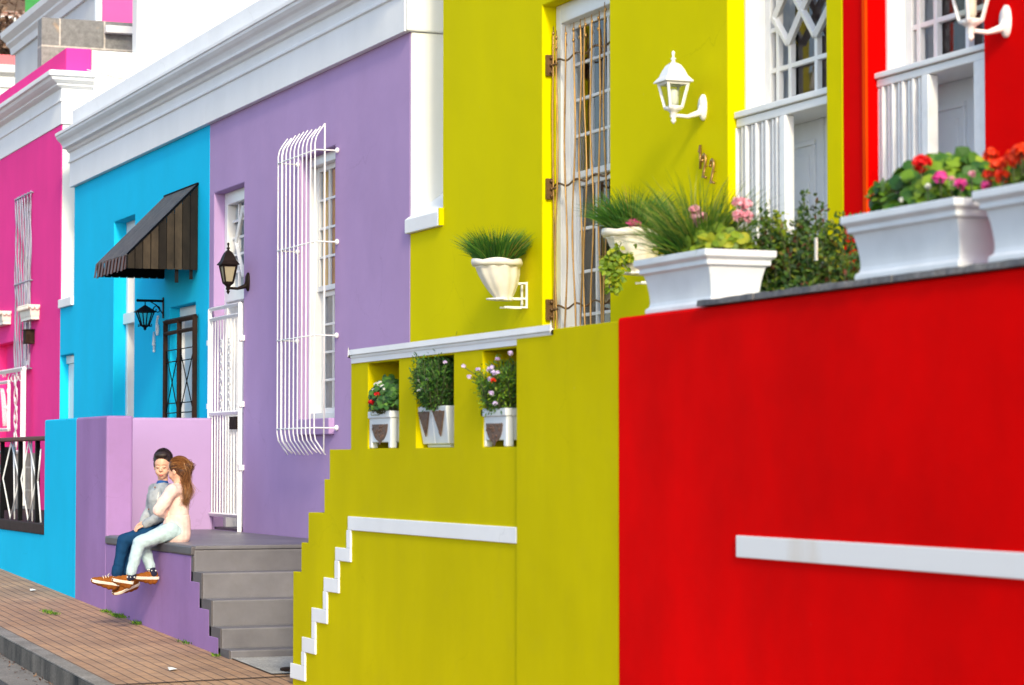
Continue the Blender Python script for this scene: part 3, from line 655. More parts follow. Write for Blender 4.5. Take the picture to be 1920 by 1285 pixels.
# ------------------------------------------------------------------ RED HOUSE
RY0, RY1 = 6.0, YY0
rh = thing('red_house', 'bright red terrace house at the right edge beside the yellow house', 'house', (W1, 9.5, .9))
rdoor = (U(1845, W1, 200), U(1627, W1, 200), 1.3, 5.0)
front(rh, [RY0, RY1, *rdoor[:2]], [-.2, 6.2, *rdoor[2:]], lambda y, z: not inside(y, z, rdoor), RED)
shell(rh, RY0, RY1, 5.9, z0=1.2)
zbt2, zbb2 = H(1637, 140, W1 + .05), H(1637, 167, W1 + .05)
fan_door(rh, rdoor, W1 + .21, (zbb2, zbt2), False, True, W1 + .30, [U(1707, W1 + .22, 100), U(1724, W1 + .22, 100), U(1756, W1 + .22, 100), U(1816, W1 + .22, 100)], '')
for hh, yy in ((yh, ydoor), (rh, rdoor)):
    pass
mb = MB(); mb.box(W1 - .012, W1 + .0, rdoor[1] - .0, rdoor[1] + .035, 1.3, 5.0); obj('doorway_trim', mb, plaster('orange_red_edge_paint', (0.9, 0.06, 0.002)), rh)
# terrace floor in front of both
mb = MB(); mb.box(W0 + .3, W1, 6, 15.6, .9, 1.3); struct('terrace', mb, CONC)
# ================================================================== FRONT WALLS AND STOEPS
def yz(px, py, X=W0): p = P(px, py, X=X); return p.y, p.z
# ---- blue stoep
BZ = yz(110, 786)[1]
y_a, y_b = U(142.5, W0, 900), U(83, W0, 900)
bs = thing('blue_stoep', 'bright blue low front wall with corner pier below the blue house', 'front wall', (W0, 27, gz(26)))
mb = MB(); mb.box(W0, W0 + .24, y_a, y_b, -.2, BZ); obj('pier', mb, BLUE, bs, bevel=.015)
mb = MB(); zs_t = yz(82, 988)[1]; zs_b = yz(82, 1003)[1]
mb.box(W0 + .003, W0 + .24, y_b, 33.5, -.2, zs_b); obj('low_wall', mb, BLUE, bs, bevel=.01)
mb = MB(); mb.box(W0 - .012, W1, y_b + .003, 33.5, zs_b + .002, zs_t + .03); obj('slab', mb, SLABB, bs, bevel=.008)
mb = MB(); mb.box(W0 + .26, W1, 24.6, y_b, .6, .95); obj('floor', mb, CONC, bs)
# balustrade
bl = thing('balustrade', 'black post balustrade with white zigzag bars and brown handrail', 'balustrade', (W0 + .06, 28, zs_t))
zr1, zr0 = yz(83, 817.5)[1], yz(83, 826)[1]
mb = MB(); mb.box(W0 + .01, W0 + .11, y_b + .004, 33, zr0, zr1); obj('handrail', mb, HANDR, bl, bevel=.01)
xb = W0 + .06; zf = zs_t + .031; posts = [U(p, xb, 900) for p in (70, 38, 4)]; stp = posts[1] - posts[0]; posts += [posts[2] + stp * k for k in (1, 2, 3)]
for y in posts:
    mb = MB(); mb.box(xb - .022, xb + .022, y - .028, y + .028, zf, zr0); obj('post', mb, IRONB, bl, bevel=.003)
for k, y in enumerate(posts[:-1]):
    mb = MB(); yn = posts[k + 1]; ym = (y + yn) / 2; zm = (zf + zr0) / 2 + .02; r = .009
    mb.tube([(xb, ym, zf), (xb, yn - .05, zm), (xb, ym, zr0)], r, 6); mb.tube([(xb, ym, zf), (xb, y + .06, zm), (xb, ym, zr0)], r, 6); mb.tube([(xb + .03, ym - .06, zf), (xb + .03, ym + .02, zr0)], r, 6)
    obj('zigzag_bar', mb, IRONW, bl)
ym = posts[0]; mb = MB(); mb.tube([(xb, ym, zf + .35), (xb, ym - .17, zf + .75)], .009, 6); mb.tube([(xb, ym - .02, zf + .45), (xb, ym - .2, zf)], .009, 6); obj('zigzag_bar', mb, IRONW, bl)
mb = MB(); y = U(12, 6.2, 900); mb.box(6.15, 6.3, y - .1, y + .1, zf, zr0 - .03); tag(obj('bollard_post', mb, IRONB, bevel=.01), 'thick black post standing behind the balustrade at the left edge', 'post')

# ---- purple stoep
ps = thing('purple_stoep', 'purple raised stoep with grey steps and lilac end wall, where two children sit', 'stoep', (W0, 21.5, gz(21)))
DZ = .917; ye = U(200, W0, 900)
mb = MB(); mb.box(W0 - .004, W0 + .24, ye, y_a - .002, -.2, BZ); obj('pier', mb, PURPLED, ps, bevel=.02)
mb = MB(); mb.box(W0 + .235, W1 - .002, 24.36, 24.585, -.2, BZ + .01); obj('end_wall', mb, PURPLE, ps, bevel=.02)
U5 = [19.77, 19.50, 19.21, 18.94, 18.69]; Z5 = [DZ, .7166, .519, .32, .17]
# stringer wall below the deck
sy = [17.5] + [u + .055 for u in U5] + [ye]; 
def sfull(y, z):
    for k in range(5):
        if y > U5[k] + .055: return z < (Z5[k] - (.078 if k == 0 else .07))
    return False
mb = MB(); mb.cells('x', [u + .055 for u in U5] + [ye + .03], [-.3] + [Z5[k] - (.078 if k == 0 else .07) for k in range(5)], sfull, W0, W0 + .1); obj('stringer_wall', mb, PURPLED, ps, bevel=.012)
for k in range(5):
    mb = MB(); yb = 24.3 if k == 0 else U5[k - 1]
    mb.box(W0 + (.012 if k else .002), W1 - .003, U5[k], yb - .002, -.25, Z5[k] - (.03 if k == 0 else 0))
    if k == 0: mb = MB(); mb.box(W0 + .012, W1 - .003, U5[0], ye - .01, -.25, DZ - .031)
    obj('riser' if k == 0 else 'step', mb, STEPG, ps, bevel=.012)
mb = MB(); mb.box(W0 - .012, W0 + .1, U5[0] + .003, ye - .001, DZ - .074, DZ - .002); obj('deck_slab', mb, STEPD, ps, bevel=.012)
mb = MB(); mb.box(W0 + .02, W1 - .003, U5[0] - .006, ye - .002, DZ - .03, DZ + .003); mb.box(W0 + .245, W1 - .003, ye - .001, 24.35, DZ - .03, DZ + .003); obj('deck_surface', mb, STEPG, ps, bevel=.008)
mb = MB()
for k in range(1, 5): mb.box(W0 + .002, W0 + .0115, U5[k] - .0, U5[k - 1] + .05, -.2, Z5[k] - .002)
mb.box(W0 + .002, W0 + .0115, U5[0], U5[0] + .05, -.2, DZ - .08)
obj('step_edge', mb, STEPD, ps)

# ---- yellow stair wall
T = W0 + .30
ys_ = thing('yellow_stair_wall', 'lime yellow stepped front wall with three flower niches and white stepped band', 'front wall', (W0, 14.5, gz(14.5)))
yL = [U(549.5, W0, 1150), U(565, W0, 1045), U(578, W0, 990), U(608, W0, 930), U(618, W0, 870), U(658, W0, 760)]
zT = [yz(558, 1073)[1], yz(571, 1018)[1], yz(593, 962)[1], yz(613, 899)[1], yz(638, 843)[1], yz(700, 657)[1] - .005]
yR = U(1163, W0, 700)
nich = [(U(748, W0), U(690, W0)), (U(851, W0), U(780, W0)), (U(970.5, W0), U(905, W0))]
zn0, zn1 = yz(800, 840)[1], yz(850, 668)[1] + .01
def yw(y, z):
    for k in range(5, -1, -1):
        if y < yL[k]:
            if z > zT[k]: return False
            return not any(a < y < b and zn0 < z < zn1 for a, b in nich)
    return False
mb = MB(); mb.cells('x', yL + [yR] + [v for n in nich for v in n], [-.3, zn0, zn1] + zT, yw, W0, T); obj('wall', mb, YELLOWD, ys_, bevel=.018)
mb = MB(); mb.box(T + .0, T + .06, yR, yL[5], zn0 - .2, zT[5] - .004); obj('niche_back', mb, YELLOWD, ys_)
mb = MB(); yp = U(972, W0, 800); mb.box(W0 - .012, W0 - .002, yR, yp, -.3, zT[5] - .001); obj('pier_panel', mb, YELLOWD, ys_, bevel=.01)
ya, yb = U(1038, W0 - .01, 630), U(657.5, W0 - .01, 670)
zb1 = zT[5] - .001; zb0 = yz(700, 678)[1]
BP = [(-.28, zb0), (.008, zb0), (.008, zb0 + .03), (.014, zb0 + .038), (.016, zb0 + .052), (.010, zb0 + .056), (.010, zb0 + .062), (.02, zb0 + .068), (.024, zb0 + .09), (.026, zb1 - .012), (.02, zb1), (-.28, zb1)]
mb = MB(); mb.sweep([(W0 - .001, yb), (W0 - .001, ya)], BP)
obj('coping_moulding', mb, WHITE, ys_, bevel=.004)
# stepped white band
def q(px, py): return yz(px, py)
mb = MB(); xo = W0 - .012
steps = [(547.3, 574.7, 1243, 1271), (569, 594, 1194, 1222), (587, 615.5, 1139, 1165), (609.5, 637.4, 1082.5, 1108.5), (631, 659.6, 1026, 1051)]
prev = None; w = .085
for i, (xl, xr, yt, ybt) in enumerate(steps):
    Yl, Yr = U(xl, W0, 1150), U(xr, W0, 1150); zt = q(xl, yt)[1]; zb = q(xl, ybt)[1]
    nxt = steps[i + 1] if i < 4 else (655, 972, 968, 994)
    mb.box(xo, W0 + .001, Yr, Yl, zb, zt)
    zt2 = q(nxt[0], nxt[2])[1]
    nb = q(nxt[0], nxt[3])[1]
    mb.box(xo, W0 + .001, Yr, Yr + w, zt + .0005, nb - .0005)
Yl = U(655, W0, 980); zt = q(655, 968.2)[1]; zb = q(655, 994)[1]; mb.box(xo, W0 + .001, yp + .002, Yl, zb, zt)
obj('white_band', mb, WHITE, ys_, bevel=.004)
mb = MB()
for k in range(7): mb.box(T + .06, W1 - .003, 17.55 - .3 * (k + 1), 17.55 - .3 * k, -.2, gz(17) + .17 * (k + 1))
obj('steps', mb, STEPG, ys_, bevel=.01)

# ---- red garden wall
zR = P(1500, 554, X=W0).z
rw = thing('red_garden_wall', 'long bright red garden wall with white stripe and slate coping in the right foreground', 'front wall', (W0, 9, gz(9)))
mb = MB(); mb.cells('x', [3.0, 5, 7, 9, yR - .001], [-.6, zR], lambda y, z: True, W0 - .016, W0 + .34); obj('wall', mb, REDD, rw, bevel=.015)
yB = U(1387, W0 - .01, 1020); zt, zb = yz(1387, 1003.7)[1], yz(1387, 1044.5)[1]
mb = MB(); mb.box(W0 - .030, W0 - .015, 3.0, yB, zb, zt); 
m, nt, b = nodes('rust_streaked_white_paint'); tc = N(nt, 'ShaderNodeTexCoord').outputs['Object']
k = ramp(nt, noise(nt, tc, 2.4, 5, .6, (1, 1, .25)), [(0.56, (0, 0, 0, 1)), (0.72, (.35,) * 3 + (1,))])
nt.links.new(mixc(nt, k, (.78, .79, .80, 1), (.55, .40, .22, 1)), b.inputs['Base Color']); b.inputs['Roughness'].default_value = .6
bump(nt, b, noise(nt, tc, 20, 4), .3, .003)
obj('white_stripe', mb, m, rw, bevel=.004)
# wavy slate coping stones
yc = U(1322, W0, 570); y = yc
while y > 3.2:
    L = R.uniform(.42, .7); mb = MB(); n = 8; vs = []
    for i in range(n + 1):
        yy = y - (L - .008) * i / n; o = R.uniform(-.006, .006)
        vs += [(W0 - .04 + o, yy, zR + .002), (W0 + .36, yy, zR + .002), (W0 + .36, yy, zR + .034), (W0 - .036 + o, yy, zR + .030 + R.uniform(-.003, .003))]
    fs = [(4 * i + j, 4 * i + (j + 1) % 4, 4 * i + 4 + (j + 1) % 4, 4 * i + 4 + j) for i in range(n) for j in range(4)] + [(0, 1, 2, 3), (4 * n + 3, 4 * n + 2, 4 * n + 1, 4 * n)]
    mb.add(vs, fs); obj('coping_stone', mb, COPING, rw, bevel=.003); y -= L

# ================================================================== TROUGHS, POTS AND THEIR BRACKETS
def trough(y0, y1, z0, h, lab, x0=W0 + .005, d=.29, over=.035):
    t = thing('trough_planter', lab, 'planter', ((x0 + d / 2), (y0 + y1) / 2, z0), 'white trough planters on the red garden wall')
    mb = MB(); n = 14; prof = [(0.018, 0), (0.018, .022), (.004, .032), (0, .05), (.0, .06)] + [(-.0 + .022 * ((k / 8) ** 1.6), .06 + (h - .135) * k / 8) for k in range(1, 9)] + [(.040, h - .068), (.040, h - .045), (.052, h - .036), (.060, h - .030), (.060, h), (.045, h + .002), (.035, h - .004), (.035, h - .05)]
    sgn = []
    vs = []
    for o, z in prof:
        cs = [(x0 + .02 - o, y0 + .02 - o), (x0 + d - .02 + o, y0 + .02 - o), (x0 + d - .02 + o, y1 - .02 + o), (x0 + .02 - o, y1 - .02 + o)]
        if (o, z) == prof[-1]: pass
        vs += [(a, b2, z0 + z) for a, b2 in cs]
    fs = [(4 * i + j, 4 * i + (j + 1) % 4, 4 * i + 4 + (j + 1) % 4, 4 * i + 4 + j) for i in range(len(prof) - 1) for j in range(4)] + [(0, 3, 2, 1)]
    mb.add(vs, fs); obj('trough', mb, PLASTIC, t, bevel=.004)
    mb = MB(); mb.box(x0 - .01, x0 + d + .01, y0 - .01, y1 + .01, z0 + h - .07, z0 + h - .035); obj('soil', mb, SOIL, t)
    return t
zw = zR + .034
t1 = (U(1330, W0, 570), U(1203, W0, 585)); t2 = (U(1797, W0, 505), U(1594, W0, 535)); 
trough(t1[0] + .01, t1[1] - .02, zR + .002, .262, 'white trough planter of grass and pale pink geraniums, nearest the yellow wall')
trough(t2[0] + .01, t2[1] - .02, zw, .262, 'white trough planter with round leaves, one red and magenta blooms, middle of the red wall')
t3y1 = U(1843, W0, 490); trough(t3y1 - .8, t3y1 - .02, zw, .27, 'white trough planter under the orange-red geraniums at the right edge')

def wallpot(c, rr, h, lab, bracket, name='wall_pot', group=None, mat=CREAM, lobes=5, cat='wall pot', shear=.055):
    t = thing(name, lab, cat, c, group)
    mb = MB(); k = 48
    prof = [(.30, 0), (.34, 0), (.36, .02), (.345, .07), (.36, .10), (.50, .24), (.66, .46), (.76, .66), (.80, .80), (.83, .84)]
    mb.lathe(c, [(r * rr, z * h) for r, z in prof], k, fl=.11, nf=lobes * 2)
    vs = []; cc = Vector(c)
    for (r, z, wv) in ((.84, .83, 0), (1.0, .86, .02), (1.03, .92, .035), (1.0, 1.0, .05), (.92, 1.0, .05), (.84, .92, 0)):
        for j in range(k):
            a = 2 * pi * j / k; f = abs(math.sin(a * lobes / 2)); vs.append(cc + Vector((math.cos(a) * rr * r, math.sin(a) * rr * r, h * (z + wv * f - wv * .5))))
    o = len(mb.v); mb.add(vs, [(i * k + j, i * k + (j + 1) % k, (i + 1) * k + (j + 1) % k, (i + 1) * k + j) for i in range(5) for j in range(k)], True)
    mb.v = [(p[0] + shear * max(0, 1 - (p[2] - c[2]) / h), p[1], p[2]) for p in mb.v]
    obj('bowl', mb, mat, t)
    mb = MB(); mb.lathe((c[0], c[1], c[2] + h * .86), [(.01, 0), (rr * .86, 0), (rr * .86, .01), (.01, .012)], 24); obj('soil', mb, SOIL, t)
    if bracket:
        mb = MB(); xw = W1 - .004; z0 = c[2]
        mb.box(xw - .012, xw, c[1] - .05, c[1] - .035, z0 - .05, z0 + .13); mb.box(xw - .012, xw, c[1] + .035, c[1] + .05, z0 - .05, z0 + .13)
        for z in (z0 - .05, z0 + .01, z0 + .115): mb.box(c[0] + rr * .25, xw, c[1] - .045, c[1] - .035, z, z + .012); mb.box(c[0] + rr * .25, xw, c[1] + .035, c[1] + .045, z, z + .012)
        mb.tube([(c[0] + .38 * rr * math.cos(a), c[1] + .38 * rr * math.sin(a), z0 + .01) for a in [2 * pi * i / 20 for i in range(21)]], .006, 6)
        obj('bracket', mb, WOODW, t)
    return t
q1 = P(930, 565, Y=16.25); wallpot((6.385, 16.25, P(930, 564, Y=16.25).z), .172, P(930, 488, Y=16.25).z - P(930, 564, Y=16.25).z, 'cream fluted wall pot of short grass, on yellow wall left of gold-barred window', True)
yB2 = 13.8; xB = P(1184, 470, Y=yB2).x
wallpot((xB, yB2, P(1184, 516, Y=yB2).z), .178, P(1184, 432, Y=yB2).z - P(1184, 516, Y=yB2).z, 'cream scalloped wall pot behind the first trough, right of gold-barred window', True)
def wavypot(px0, px1, py0, py1, lab):
    y0, y1 = U(px1, W1 - .03, 590), U(px0, W1 - .16, 590); z1, z0 = P(px0, py0, X=W1 - .1).z, P(px0, py1, X=W1 - .1).z
    t = thing('wall_trough', lab, 'wall planter', (W1 - .12, (y0 + y1) / 2, z0), 'cream wavy-edged wall troughs on the pink house')
    mb = MB(); h = z1 - z0; xf = W1 - .125
    mb.sweep([(W1 - .002, y1), (xf, y1), (xf, y0), (W1 - .002, y0)], [(-.05, z0), (-.03, z0), (-.012, z0 + h * .3), (0, z0 + h * .72), (.012, z0 + h * .78), (.025, z0 + h * .86), (.025, z1), (.012, z1 + .006), (-.01, z1), (-.05, z0 + h * .7)])
    L = y1 - y0
    for k in range(7): mb.ball((xf - .022, y0 + L * (k + .5) / 7, z0 + h * .82), (.016, L / 15, .030), None, 10, 6); mb.ball((xf - .02, y0 + L * (k + .5) / 7, z1), (.018, L / 17, .014), None, 10, 6)
    for k in range(2): mb.ball((xf + .03 + .06 * k, y0 - .022, z0 + h * .82), (.028, .016, .03), None, 10, 6)
    mb.box(xf + .02, W1 - .002, y0 + .02, y1 - .02, z0, z0 + h * .7)
    obj('bowl', mb, CREAM, t)
    return t
wavypot(31, 70, 580, 606, 'cream wavy-edged wall trough below the silver window grille on the pink wall')
wavypot(-28, 17, 594, 617, 'cream wavy-edged wall trough cut by the left edge of the photo')

# niche pots
def ornament(mb, x, y0, y1, z1, h):
    "hanging swag relief"
    n = 24; vs = []
    yc = (y0 + y1) / 2
    for i in range(n + 1):
        s = i / n; y = y0 + (y1 - y0) * s; dz = h * math.sqrt(max(0, 1 - (2 * s - 1) ** 2)) * (1 + .22 * max(0, 1 - abs(2 * s - 1) * 5)); vs.append((x, y, z1 - max(.006, dz)))
    top = [(x, y1 - (y1 - y0) * i / n, z1 + .004 * math.sin(i * 2)) for i in range(n + 1)]
    mb.prism(vs + top, (-.004, 0, 0))
    for _ in range(26):
        y = R.uniform(y0 + .01, y1 - .01); s = abs((y - yc) / (y1 - y0) * 2); mb.ball((x - .003, y, z1 - R.uniform(0.005, h * .95 * math.sqrt(max(0, 1 - s * s)))), (.006, R.uniform(.006, .011), R.uniform(.006, .014)), None, 6, 4)
def nichepot(k, style, pxl, pxr, pyt, pyb, lab):
    X = W0 + .012; y0, y1 = U(pxr, X), U(pxl, X); z0, z1 = zn0 + .002, P((pxl + pxr) / 2, pyt, X=X).z
    d = (y1 - y0) * .8 if style != 2 else .2; d = min(d, .26)
    t = thing('niche_pot', lab, 'flower pot', (X + d / 2, (y0 + y1) / 2, z0), 'white pots in the yellow wall niches')
    mb = MB()
    if style == 1:
        s = .045
        mb.box(X, X + d, y0, y1, z0 + .035, z1 - .03); mb.box(X - .012, X + d + .012, y0 - .012, y1 + .012, z1 - .045, z1)
        for xx in (X - .003, X + d - s + .003):
            for yy in (y0 - .004, y1 - s + .004): mb.box(xx, xx + s, yy, yy + s, z0, z1 - .046)
        obj('tub', mb, PLASTIC, t, bevel=.006); mb = MB(); ornament(mb, X - .0005, y0 + .055, y1 - .055, z1 - .085, .105); obj('ornament', mb, ORN, t)
    else:
        wy = (y1 - y0) / 2
        for s in (0, 1):
            a, b2 = y0 + wy * s, y0 + wy * (s + 1); ta = .035
            mb.prism([(X + .03, a + ta * (.2 if s else 1), z0 + .02), (X + .03, b2 - ta * (1 if s else .2), z0 + .02), (X, b2 - .003, z1), (X, a + .003, z1)], (0.2, 0, 0))
        mb.box(X + .05, X + .2, y0 + .06, y1 - .06, z0, z0 + .02)
        obj('tub', mb, PLASTIC, t, bevel=.006); mb = MB()
        for s in (0, 1):
            a, b2 = y0 + wy * s + .03, y0 + wy * (s + 1) - .03; zc = z1 - .03
            mb.prism([(X + .002, a, zc), (X + .018, (a + b2) / 2, zc - .15), (X + .002, b2, zc)], (-.006, 0, 0))
            for _ in range(16): f = R.random(); y = (a + b2) / 2 + (R.random() - .5) * (b2 - a) * (1 - f); mb.ball((X - .003 + .016 * f, y, zc - .14 * f), R.uniform(.005, .008), None, 6, 4)
        obj('ornament', mb, ORN, t)
    return X, d, y0, y1, z1
N1 = nichepot(0, 1, 694, 733, 771, 841, 'small square white pot with scalloped brown relief, first niche from the steps')
N2 = nichepot(1, 2, 781, 836, 762, 838, 'twin tapered white pot with two pointed brown reliefs, middle niche')
N3 = nichepot(2, 1, 906, 950, 766, 839, 'wide square white pot with large brown swag relief, niche nearest the pier')
# ================================================================== IRONWORK
def frange(a, b, n): return [a + (b - a) * i / (n - 1) for i in range(n)]
# purple house: projecting white window grille
g = thing('window_grille', 'white projecting burglar grille with bent bar ends on the purple house window', 'window grille', (6.4, 21, 1.8))
xg = 6.40; yA, yB_ = U(590, xg, 500), U(521, xg, 500); zt, zb = H(525, 287, xg), H(525, 820, xg)
bars = frange(yB_, yA, 10)
for i, y in enumerate(bars):
    mb = MB(); r = .010 if i == 1 else .0062; o = R.uniform(-.012, .012)
    mb.tube([(xg + .085, y, zt + .13 + o), (xg + .04, y, zt + .07 + o * .5), (xg + .012, y, zt + .025), (xg, y, zt - .03), (xg, y, zb + .03), (xg + .012, y, zb - .03), (xg + .06, y, zb - .10), (xg + .1, y, zb - .15 - o)], r, 8); obj('bar', mb, IRONW, g)
mb = MB(); xs = 6.485; mb.tube([(xg + .085, yA, zt + .13), (xs, yA, zt + .14), (xs, yA, zb - .14)], .0075, 8); obj('bar', mb, IRONW, g)
for py in (307, 471, 639, 805):
    z = H(521, py, xg); mb = MB()
    mb.tube([(W1 - .003, yB_ + .03, z), (xg, yB_ + .01, z), (xg + .008, yA - .005, z), (W1 - .003, yA - .02, z)], .007, 8); mb.ball((W1 - .012, yA - .02, z), (.02, .025, .025), None, 10, 6); mb.ball((W1 - .012, yB_ + .03, z), (.02, .025, .025), None, 10, 6)
    obj('rail', mb, IRONW, g)
# purple door gate
g = thing('security_gate', 'tall white barred security gate across the purple house door', 'gate', (W1 - .02, 23.9, .93))
x = W1 - .03; y0, y1, _, _ = pdoor; y0 += .0; y1 += .02; z0 = .95; zt = H(400, 580, x)
mb = MB(); mb.bar((x, y0, z0 - .03), (x, y0, zt), .04); mb.bar((x, y1, z0 - .03), (x, y1, zt), .04)
zm = H(400, 776, x)
for z in (zt, zt - .1, zm, z0 + .12): mb.bar((x, y0, z), (x, y1, z), .032)
obj('frame', mb, IRONW, g, bevel=.003)
for y in frange(y0, y1, 12)[1:-1]:
    mb = MB(); mb.bar((x, y, z0 + .12), (x, y, zt - .1), .013); obj('bar', mb, IRONW, g)
mb = MB()
for yc in (y0 + .33, y0 + .62):
    for k in range(9):
        z = zt - .35 - k * .075; a = .05 if k % 2 else .035
        mb.tube([(x - .014, yc + a * math.cos(t), z + .04 * math.sin(t)) for t in frange(0, 5.2, 12)], .006, 5)
obj('scrollwork', mb, IRONW, g)
mb = MB(); mb.box(x - .02, x + .02, y0 + .05, y0 + .3, zm - .16, zm - .04); obj('lock_box', mb, RUST, g)
mb = MB()
for y in (y0 - .03, y1 + .03):
    for z in (zt - .35, zm + .05, z0 + .55): mb.box(x - .02, W1 - .001, y - .022, y + .022, z, z + .05)
obj('hinge_lugs', mb, IRONW, g)
# blue door gate (brown/black)
g = thing('iron_gate', 'black and brown iron gate with crossed bars across the blue house door', 'gate', (W1 - .03, 25.6, .95))
x = W1 - .04; y0, y1 = U(365, x, 680), U(310, x, 680); zt = H(365, 594, x); ym = (y0 + y1) / 2 + .02; z0 = .97
mb = MB()
for y in (y0, ym, y1): mb.bar((x, y, z0), (x, y, zt), .05)
mb.bar((x, y0 - .02, zt), (x, y1 + .02, zt), .045); mb.bar((x, y0, z0 + .05), (x, y1, z0 + .05), .04); mb.bar((x - .004, y0, zt - .12), (x - .004, y1, zt - .12), .035)
obj('frame', mb, GATEBR, g, bevel=.004)
for (ya, yb) in ((y0, ym), (ym, y1)):
    mb = MB(); r = .006; a, b2 = ya + .04, yb - .04
    for (zhi, zlo) in ((zt - .32, zt - .95), (zt - 1.15, zt - 1.95)):
        mb.tube([(x, a, zhi), (x, b2, zlo)], r, 5); mb.tube([(x, b2, zhi), (x, a, zlo)], r, 5)
        for z in (zhi + .02, zhi - .1, zlo - .0, zlo + .1): mb.tube([(x, a - .02, z), (x, b2 + .02, z)], r, 5)
    for y in (a, b2): mb.tube([(x, y, z0), (x, y, zt - .3)], r, 5)
    obj('crossed_bars', mb, IRONB, g)
# concertina gates of the yellow and red doors
def slat_gate(lab, ya, yb, zt, zb, n, xpost):
    g = thing('slat_gate', lab, 'gate', (W1 + .06, (ya + yb) / 2, zb), 'white folding slat gates')
    x = W1 + .07
    for i, y in enumerate(frange(ya, yb, n)):
        mb = MB(); mb.box(x - (.012 if i % 2 else .022), x + .012, y - .009, y + .009, zb, zt); obj('slat', mb, IRONW, g, bevel=.002)
    mb = MB(); mb.box(x - .03, x + .03, xpost - .035, xpost + .03, zb, zt); obj('post', mb, IRONW, g, bevel=.005)
    mb = MB(); ys = frange(ya, yb, n)
    for z in (zt - .5, zt - .95, zt - 1.4):
        for i in range(n - 1): mb.bar((x + .014, ys[i], z + (.1 if i % 2 else -.1)), (x + .014, ys[i + 1], z + (-.1 if i % 2 else .1)), .012)
    obj('lattice', mb, IRONW, g)
slat_gate('white folding slat gate in the yellow house doorway', U(1385, W1 + .07, 300), U(1462, W1 + .07, 300), zbb - .002, 1.32, 9, U(1475, W1 + .07, 300))
slat_gate('white folding slat gate in the red house doorway', U(1642, W1 + .07, 230), U(1728, W1 + .07, 230), zbb2 - .002, 1.32, 10, U(1743, W1 + .07, 230))
mb = MB(); yy = U(1840, W1 + .07, 230); mb.box(W1 + .04, W1 + .1, rdoor[0] + .003, yy + .02, 1.32, zbb2 - .002); tag(obj('gate_post', mb, IRONW, bevel=.004), 'white gate post at the right side of the red house doorway', 'gate post')
# gold wavy bars on yellow window
g = thing('gold_window_grille', 'bronze-gold wavy twig-like burglar bars over the yellow house window', 'window grille', (W1 + .05, 15.4, 2.2))
x = W1 + .062; y0, y1 = ywin[0] + .0, ywin[1] - .10
tops = [(1036, 50), (1043, 57), (1061, 50), (1075, 42), (1087, 36), (1098, 33), (1110, 27), (1122, 20), (1135, 4)]
for px, py in tops:
    p = P(px, py, X=x); mb = MB(); pts = []; n = 26; ph0 = R.uniform(0, 6.3); k1 = R.uniform(2.2, 3.2)
    for i in range(n):
        z = p.z + (2.2 - p.z) * i / (n - 1); s = i / (n - 1); pts.append((x + .006 * math.sin(7 * s + ph0), min(ywin[1] - .045, p.y + .017 * math.sin(k1 * 2 * pi * s * .7 + ph0) - .017 * math.sin(ph0)), z))
    mb.tube(pts, [(.0062 + .0008 * math.sin(i * 1.3)) * (.45 if i == 0 else 1) for i in range(n)], 7)
    for z in (p.z - .05, p.z - .12): mb.ball((x, min(ywin[1] - .045, p.y), z), (.010, .010, .016), None, 7, 5)
    obj('bar', mb, BRASS, g)
for (pl, pr, ql, qr) in ((1038, 1143, 122, 76), (1038, 1143, 356, 318), (1038, 1143, 580, 562)):
    a = P(pl, ql, X=x + .012); b2 = P(pr, qr, X=x + .012); mb = MB(); n = 22; zz = (a.z + b2.z) / 2
    mb.tube([(x + .012, a.y + (b2.y - a.y) * i / (n - 1), zz + .015 * math.sin(i * .9)) for i in range(n)], .0075, 6); obj('rod', mb, BRASSD, g)
for py in (125, 356, 582):
    z = P(1030, py, X=x).z; mb = MB(); mb.box(W1 + .02, W1 + .075, ywin[1] - .03, ywin[1] - .001, z - .07, z + .07)
    for dz in (-.05, 0, .05): mb.ball((W1 + .05, ywin[1] - .035, z + dz), (.012, .02, .014), None, 8, 5)
    mb.tube([(x, ywin[1] - .03, z), (x, ywin[1] - .11, z)], .01, 6); obj('hinge', mb, BRASSD, g)
# silver wavy grille on pink house
g = thing('silver_window_grille', 'grey wavy-barred burglar grille on the pink house window', 'window grille', (W1 - .08, 34, 2.8))
x = W1 - .03; yA, yB_ = U(57, x, 500), U(28, x, 500); zt = P(57, 358, X=x).z; zb = P(50, 695, X=x).z
for i, y in enumerate(frange(yA, yB_, 12)):
    mb = MB(); ph0 = pi * (i % 2); mb.tube([(x + .01 * (i % 2), y + .05 * math.sin(ph0 + 15 * s + i * .4), zt + (zb - zt) * s) for s in frange(0, 1, 34)], .009, 6); obj('bar', mb, IRONG, g)
mb = MB()
for f in (.01, .5, .99):
    z = zt + (zb - zt) * f; mb.tube([(W1, yA - .01, z), (x, yA - .01, z), (x, yB_ + .03, z), (W1, yB_ + .04, z)], .011, 6)
obj('rails', mb, IRONG, g)
mb = MB(); y = U(56, W1 - .05, 630); z = P(56, 645, X=W1 - .05).z; mb.box(W1 - .12, W1 - .002, y - .08, y + .1, z, z + .17); mb.box(W1 - .13, W1 - .002, y - .09, y + .11, z + .172, z + .19)
tag(obj('meter_box', mb, RUST, bevel=.006), 'small dark box fixed below the wavy-edged trough on the pink wall', 'box')
